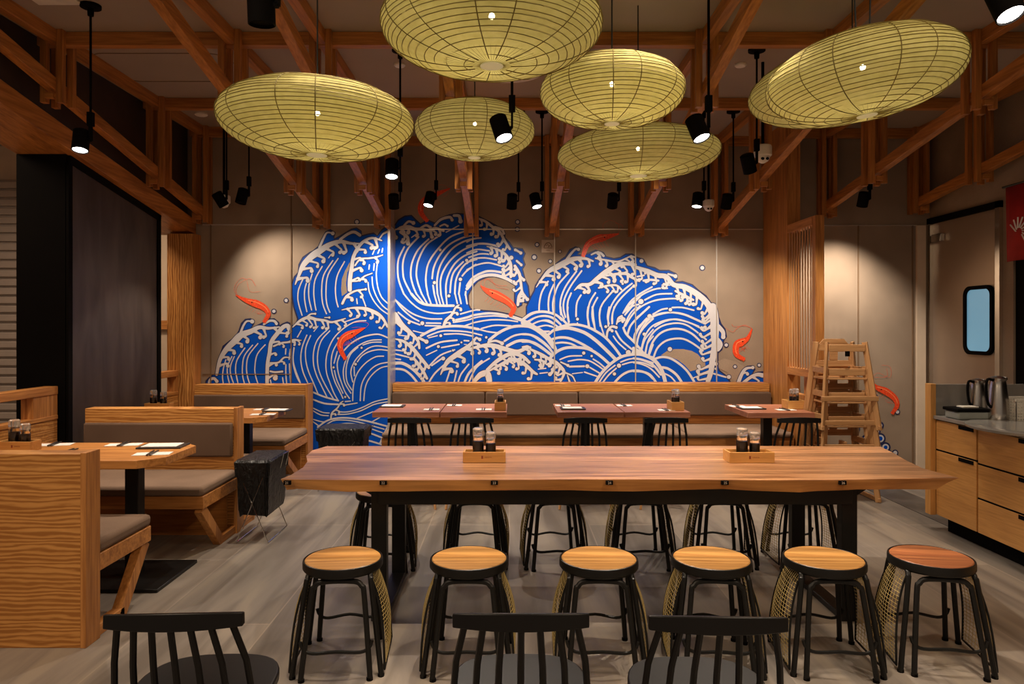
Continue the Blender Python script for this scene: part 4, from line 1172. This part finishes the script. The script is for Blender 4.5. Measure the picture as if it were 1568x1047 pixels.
# ------------------------------------------------------------ benches
def bench(x0, x1, yb0, yb1, ys, label, rear=None, flip=False, pads=1):
    # back panel between yb0..yb1, seat running from back to ys (towards camera unless flip)
    cx_ = (x0 + x1) / 2; cy_ = (yb0 + yb1) / 2; w = (x1 - x0) / 2
    p = thing('booth_bench', label, 'bench', (cx_, cy_, 0), 0, 'booth benches')
    b0, b1 = yb0 - cy_, yb1 - cy_
    MB().box(-w, w, b0, b1, .0, .90).build('back_panel', 'ash_X', p, .003)
    MB().box(w - .022, w + .004, b0 - .004, b1 + .004, 0, .905).build('end_board', 'oak_Z', p, .002)
    def seat(sgn, s):
        e = b0 if sgn < 0 else b1; s = s - cy_
        lo, hi = min(e, s), max(e, s)
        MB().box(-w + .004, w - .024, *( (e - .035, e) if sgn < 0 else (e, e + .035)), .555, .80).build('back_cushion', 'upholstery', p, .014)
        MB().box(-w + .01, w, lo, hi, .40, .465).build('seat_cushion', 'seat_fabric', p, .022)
        MB().box(-w + .02, w, lo + (.01 if sgn < 0 else 0), hi - (0 if sgn < 0 else .01), .318, .40).build('seat_frame', 'oak_X', p, .003)
        for X in (w - .035, -w + .05):
            MB().bar((X, s - sgn * .035, .32), (X, e + sgn * .22, .0), .05, .07).build('slanted_leg', 'oak_Z', p, .003)
            MB().box(X - .025, X + .025, *sorted((e + sgn * .25, e)), 0, .055).build('floor_runner', 'oak_Y', p, .003)
        MB().box(-w + .05, w - .06, *sorted((e + sgn * .02, e + sgn * .04)), 0, .318).build('kick_panel', 'beam_X', p)
    seat(1 if flip else -1, ys)
    if rear: seat(-1 if flip else 1, rear)
    return p
bench(-3.2, -2.05, 7.30, 7.48, 6.55, 'booth bench against the back wall under the left wave')
bench(-3.06, -1.965, 5.18, 5.30, 4.60, 'double-sided booth bench between the two booth tables', rear=5.82)
bench(-3.4, -1.965, 3.33, 3.44, 3.95, 'nearest booth bench showing its tall grained back panel at the lower left', flip=True)
# long upholstered bench along the back wall
p = thing('wall_bench', 'long upholstered bench with wooden cap along the mural wall', 'bench', (.77, 7.4, 0))
x0, x1 = XS + .01 - .77, 2.76 - .77
MB().box(x0, x1, .24, .44, 0, .885).build('back_frame', 'oak_X', p, .003)
MB().box(x0, x1, .215, .44, .80, .888).build('cap_rail', 'ash_X', p, .003)
jn = [x0, (743 - CX) * 7.6 / F - .77, (885 - CX) * 7.6 / F - .77, .95, x1]
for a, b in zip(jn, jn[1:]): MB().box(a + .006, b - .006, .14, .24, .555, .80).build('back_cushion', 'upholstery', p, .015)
MB().box(x0, x1, .19, .25, .465, .555).build('back_strip', 'beam_X', p)
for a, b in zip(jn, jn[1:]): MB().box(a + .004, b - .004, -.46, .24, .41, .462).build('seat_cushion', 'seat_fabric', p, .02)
MB().box(x0, x1, -.44, .22, .32, .41).build('seat_frame', 'oak_X', p, .003)
MB().box(x0, x1, -.34, -.30, 0, .32).build('kick_panel', 'beam_X', p)

# ------------------------------------------------------------ place settings
def setting(px, py, w=.17, rz=0, label='', tilt=0):
    Y = F * (EYE - TZ) / (py - CY); X = (px - CX) * Y / F
    p = thing('place_setting', label, 'place setting', (X, Y, TZ + .001), R(rz), 'paper place settings with chopsticks')
    MB().box(-w/2, w/2, -.05, .05, 0, .002).build('napkin', 'paper', p)
    m = MB(); m.bar((-.012, -.075, .006), (-.018, .085, .006), .009, .006).bar((.004, -.075, .006), (.006, .085, .006), .009, .006); m.build('chopsticks', 'tray_dark', p)
def menu(px, py, label, rz=0, w=.22):
    Y = F * (EYE - TZ) / (py - CY); X = (px - CX) * Y / F
    p = thing('menu_board', label, 'menu', (X, Y, TZ + .001), R(rz), 'dark menu boards on the tables')
    MB().box(-w/2, w/2, -.085, .085, 0, .010).build('board', 'tray_dark', p, .002)
    MB().box(-w/2 + .02, w/2 - .03, -.065, .07, .010, .012).build('sheet', 'paper', p)
setting(84, 681, .2, 12, 'place setting on the near booth table, leftmost at its far side')
setting(190, 681, .2, 8, 'place setting on the near booth table, in the middle of its far side')
setting(106, 692, .17, 4, 'place setting at the near edge of the near booth table, behind the booth panel')
setting(234, 695, .2, 10, 'place setting at the near right corner of the near booth table')
menu(250, 684, 'dark menu board on the near booth table', 5, .26)
setting(407, 627, .2, 0, 'place setting on the far booth table, far side'); setting(403, 634.5, .2, 6, 'place setting on the far booth table, near side')
menu(425, 629, 'dark menu board on the far booth table')
menu(601, 622.5, 'dark menu board on the left back table')
setting(661, 627, .14, 0, 'place setting at the right front of the left back table'); setting(696, 620.6, .14, 0, 'place setting at the left rear of the second back table'); setting(741, 627, .14, 0, 'place setting in the front middle of the second back table')
setting(862, 621, .14, 0, 'place setting at the left rear of the middle pair of back tables'); menu(877, 626, 'dark menu board on the left half of the middle pair', 0)
setting(956, 621, .14, 0, 'place setting at the rear of the right half of the middle pair'); setting(1020, 628, .14, 0, 'place setting in front of the caddy on the middle pair')
setting(1129, 622, .14, 0, 'place setting at the left rear of the table by the slatted screen'); menu(1150, 625.5, 'dark menu board on the table by the slatted screen', 0); setting(1203, 627.5, .16, 4, 'place setting in front of the caddy by the slatted screen')

# ------------------------------------------------------------ folding baskets with black covers
def basket(x, y, w, d, h, z0, label):
    p = thing('folding_basket', label, 'basket', (x, y, 0), 0, 'black covered folding baskets')
    vs = []; L = [(z0, .86), (z0 + .05, .93), (h - .12, 1.0), (h - .11, 1.06), (h - .015, 1.08), (h, 1.0)]
    n = 40; poly = rrect(0, 0, w, d, .025, 9); n = len(poly)
    for j, (z, s) in enumerate(L):
        for i, (a, b) in enumerate(poly):
            wv = 1 + .025 * math.sin(i * 1.7 + j) + .02 * math.sin(i * .6 + 2 * j)
            vs.append((a * s * wv, b * s * wv, z + (.008 * math.sin(i * .5) if j < 2 else 0)))
    fs = [(j*n + i, j*n + (i+1) % n, (j+1)*n + (i+1) % n, (j+1)*n + i) for j in range(len(L) - 1) for i in range(n)] + [tuple(range(n))[::-1], tuple((len(L)-1)*n + i for i in range(n))]
    cv = MB().add(vs, fs).build('cover', 'bag_black', p)
    m = MB()
    for sy in (-1, 1):
        yy = sy * d * .5
        m.tube([(-w * .5, yy, h - .03), (w * .5, yy * 1.0, .005)], .0035, 6).tube([(w * .5, yy, h - .03), (-w * .5, yy, .005)], .0035, 6)
    for sx in (-1, 1): m.tube([(sx * w * .5, -d * .5, .006), (sx * w * .5, d * .5, .006)], .0035, 6)
    m.build('wire_legs', 'chrome', p)
    MB().tube([(w * .52, d * .1, h - .1), (w * .62, d * .1, h + .0), (w * .62, d * .4, h + .0), (w * .52, d * .4, h - .1)], .0035, 6).build('wire_handle', 'chrome', p)
basket(-1.77, 5.15, .22, .42, .57, .18, 'black covered basket on crossed wire legs beside the double booth bench')
basket(-1.53, 6.65, .40, .34, .57, .18, 'black covered basket standing against the blue wall behind the long table')

# ------------------------------------------------------------ stacked wooden high chairs
def make_high(label, strap=False):
    p = thing('high_chair', label, 'high chair', (0, 0, 0), 0, 'stacked wooden high chairs')
    W_ = .24
    for sx in (-1, 1):
        # A-shaped side: front leg and rear leg leaning in to the top, runner on the floor
        MB().bar((sx * W_, -.19, .0), (sx * (W_ - .080), -.10, .74), .022, .045).build('front_leg', 'beech_Z', p, .003)
        MB().bar((sx * W_, .19, .0), (sx * (W_ - .080), .12, .74), .022, .045).build('rear_leg', 'beech_Z', p, .003)
        MB().bar((sx * W_, -.21, .02), (sx * W_, .21, .02), .022, .035).build('floor_runner', 'beech_X', p, .003)
        MB().bar((sx * (W_ - .062), -.13, .50), (sx * (W_ - .062), .15, .50), .022, .05).build('arm', 'beech_X', p, .003)
    MB().box(-W_ + .0, W_ - .0, -.185, -.160, .245, .285).build('front_rail', 'beech_X', p, .003)
    MB().box(-W_ + .085, W_ - .085, -.125, -.095, .66, .72).build('top_bar', 'beech_X', p, .004)
    MB().box(-W_ + .06, W_ - .06, -.12, .15, .42, .436).build('seat', 'beech_X', p, .003)
    # back board with two grip holes: four bars and a waist
    q = MB(); 
    prof = [(-.205, .50), (.205, .50), (.205, .66), (.12, .70), (.06, .765), (-.06, .765), (-.12, .70), (-.205, .66)]
    bx = [(-.165, .165, .52, .575), (-.165, -.135, .575, .66), (.135, .165, .575, .66), (-.035, .035, .575, .66), (-.165, .165, .66, .72)]
    for a, b, c, d_ in bx: q.box(a, b, .125, .145, c, d_)
    q.prism([(-.13, .72), (.13, .72), (.09, .765), (-.09, .765)], .125, .145, 'Y'); q.build('backrest', 'beech_X', p, .003)
    (MB().box(-.016, .016, -.14, -.12, .62, .665).build('strap', 'matte_black', p) if strap else None)
    MB().box(-.012, .012, -.11, .0, .436, .50).build('crotch_post', 'beech_X', p, .003)
    return p
h0 = make_high('x')
HL = ['wooden high chair at the bottom of the stack', 'wooden high chair second from the bottom of the stack', 'wooden high chair third from the bottom of the stack', 'wooden high chair on top of the stack']
for i in range(4):
    loc = (2.885 - .004 * i, 6.27 - .012 * i, .002 + .205 * i)
    if i == 0: h0.location = loc; h0['label'] = HL[0]
    elif i == 3:
        h3 = make_high(HL[3], True); h3.location = loc
    else: dup(h0, loc, 0, HL[i])

# ------------------------------------------------------------ service counter on the right
p = thing('service_counter', 'wooden service counter with drawers and grey top at the right edge', 'counter', (3.75, 3.9, 0))
cx_, cy_ = 3.75, 3.9
MB().box(3.15 - cx_, 4.40 - cx_, 2.3 - cy_, 5.29 - cy_, .11, .815).build('carcass', 'cab_Y', p)
MB().box(3.20 - cx_, 4.35 - cx_, 2.3 - cy_, 5.24 - cy_, 0, .11).build('plinth', 'matte_black', p)
MB().box(3.11 - cx_, 4.40 - cx_, 2.3 - cy_, 5.29 - cy_, .815, .84).build('worktop', 'counter_grey', p, .002)
m = MB(); m.lathe([(.46, 0), (.485, .008), (.485, .022), (.47, .028), (.40, .028)], 56, (3.50 - cx_, 4.62 - cy_, .818)); m.build('round_worktop', 'counter_grey', p)
MB().box(3.13 - cx_, 4.40 - cx_, 5.29 - cy_, 5.33 - cy_, 0.11, 1.065).build('upstand', 'counter_grey', p)
MB().box(3.09 - cx_, 3.13 - cx_, 5.27 - cy_, 5.34 - cy_, .11, 1.07).build('end_post', 'cab_Z', p, .002)
def front(y0, y1, z0, z1, nm):
    d_ = MB().box(3.128 - cx_, 3.15 - cx_, y0 - cy_ + .004, y1 - cy_ - .004, z0 + .006, z1 - .006).build(nm, 'cab_Y', p, .002)
    MB().box(3.124 - cx_, 3.13 - cx_, y0 - cy_ + .03, y0 - cy_ + .19, z1 - .034, z1 - .008).build('finger_pull', 'matte_black', d_)
    MB().box(3.13 - cx_, 3.151 - cx_, y0 - cy_, y1 - cy_, z1 - .007, z1 + .007).build('shadow_gap', 'matte_black', d_)
front(4.81, 5.27, .59, .812, 'drawer'); front(4.81, 5.27, .11, .59, 'cupboard_door')
for a, b in ((4.22, 4.80), (3.63, 4.21), (3.04, 3.62), (2.45, 3.03)):
    front(a, b, .575, .812, 'drawer'); front(a, b, .345, .575, 'drawer'); front(a, b, .11, .345, 'drawer')
def jug(x, y, z, label, h=.29, r=.062):
    q = thing('steel_jug', label, 'jug', (x, y, z), R(200), 'steel water jugs')
    MB().lathe([(r * .95, 0), (r * 1.03, .01), (r * 1.05, .05), (r * .98, h * .5), (r * .78, h * .82), (r * .72, h * .9), (r * .76, h * .94)], 28).build('body', 'steel', q)
    MB().lathe([(r * .78, h * .94), (r * .80, h * .97), (r * .5, h), (r * .1, h * 1.02)], 24).build('lid', 'steel', q)
    MB().tube(smooth_pts([(r * .7, 0, h * .92), (r * 1.5, 0, h * .95), (r * 1.75, 0, h * .75), (r * 1.5, 0, h * .42), (r * .98, 0, h * .30)], 4), .009, 8).build('handle', 'matte_black', q)
    MB().bar((-r * .6, 0, h * .88), (-r * 1.1, 0, h * .97), .03, .02).build('spout', 'steel', q)
jug(3.40, 5.0, .841, 'larger steel jug on the counter, in front of the other', .30, .066)
jug(3.38, 5.19, .841, 'second steel jug half hidden behind the larger one', .27, .055)
q = thing('food_container', 'clear plastic container with black lid at the left end of the counter', 'container', (3.235, 5.08, .841))
MB().box(-.11, .11, -.08, .08, 0, .055).build('tub', 'plastic_grey', q, .012)
MB().box(-.12, .12, -.09, .09, .055, .078).build('lid', 'matte_black', q, .006)
MB().box(-.05, .06, -.04, .04, .078, .088).build('lid_label', 'white_plastic', q, .002)
q = thing('white_basket', 'white perforated plastic basket at the right edge of the counter', 'basket', (3.595, 5.0, .841))
m = MB(); w, d_, h = .26, .18, .15
for i in range(14): 
    x = -w/2 + w * i / 13; m.box(x - .004, x + .004, -d_/2 - .004, -d_/2, 0, h).box(x - .004, x + .004, d_/2, d_/2 + .004, 0, h)
for i in range(10):
    y = -d_/2 + d_ * i / 9; m.box(-w/2 - .004, -w/2, y - .004, y + .004, 0, h).box(w/2, w/2 + .004, y - .004, y + .004, 0, h)
for j in range(8):
    z = h * j / 7.5; m.box(-w/2, w/2, -d_/2 - .003, -d_/2 - .001, z, z + .008).box(-w/2 - .003, -w/2 - .001, -d_/2, d_/2, z, z + .008).box(-w/2, w/2, d_/2 + .001, d_/2 + .003, z, z + .008)
m.box(-w/2 - .008, w/2 + .008, -d_/2 - .012, -d_/2 + .004, h - .012, h + .004).box(-w/2 - .008, w/2 + .008, d_/2 - .004, d_/2 + .012, h - .012, h + .004).box(-w/2, w/2, -d_/2, d_/2, 0, .004)
m.build('body', 'white_plastic', q)
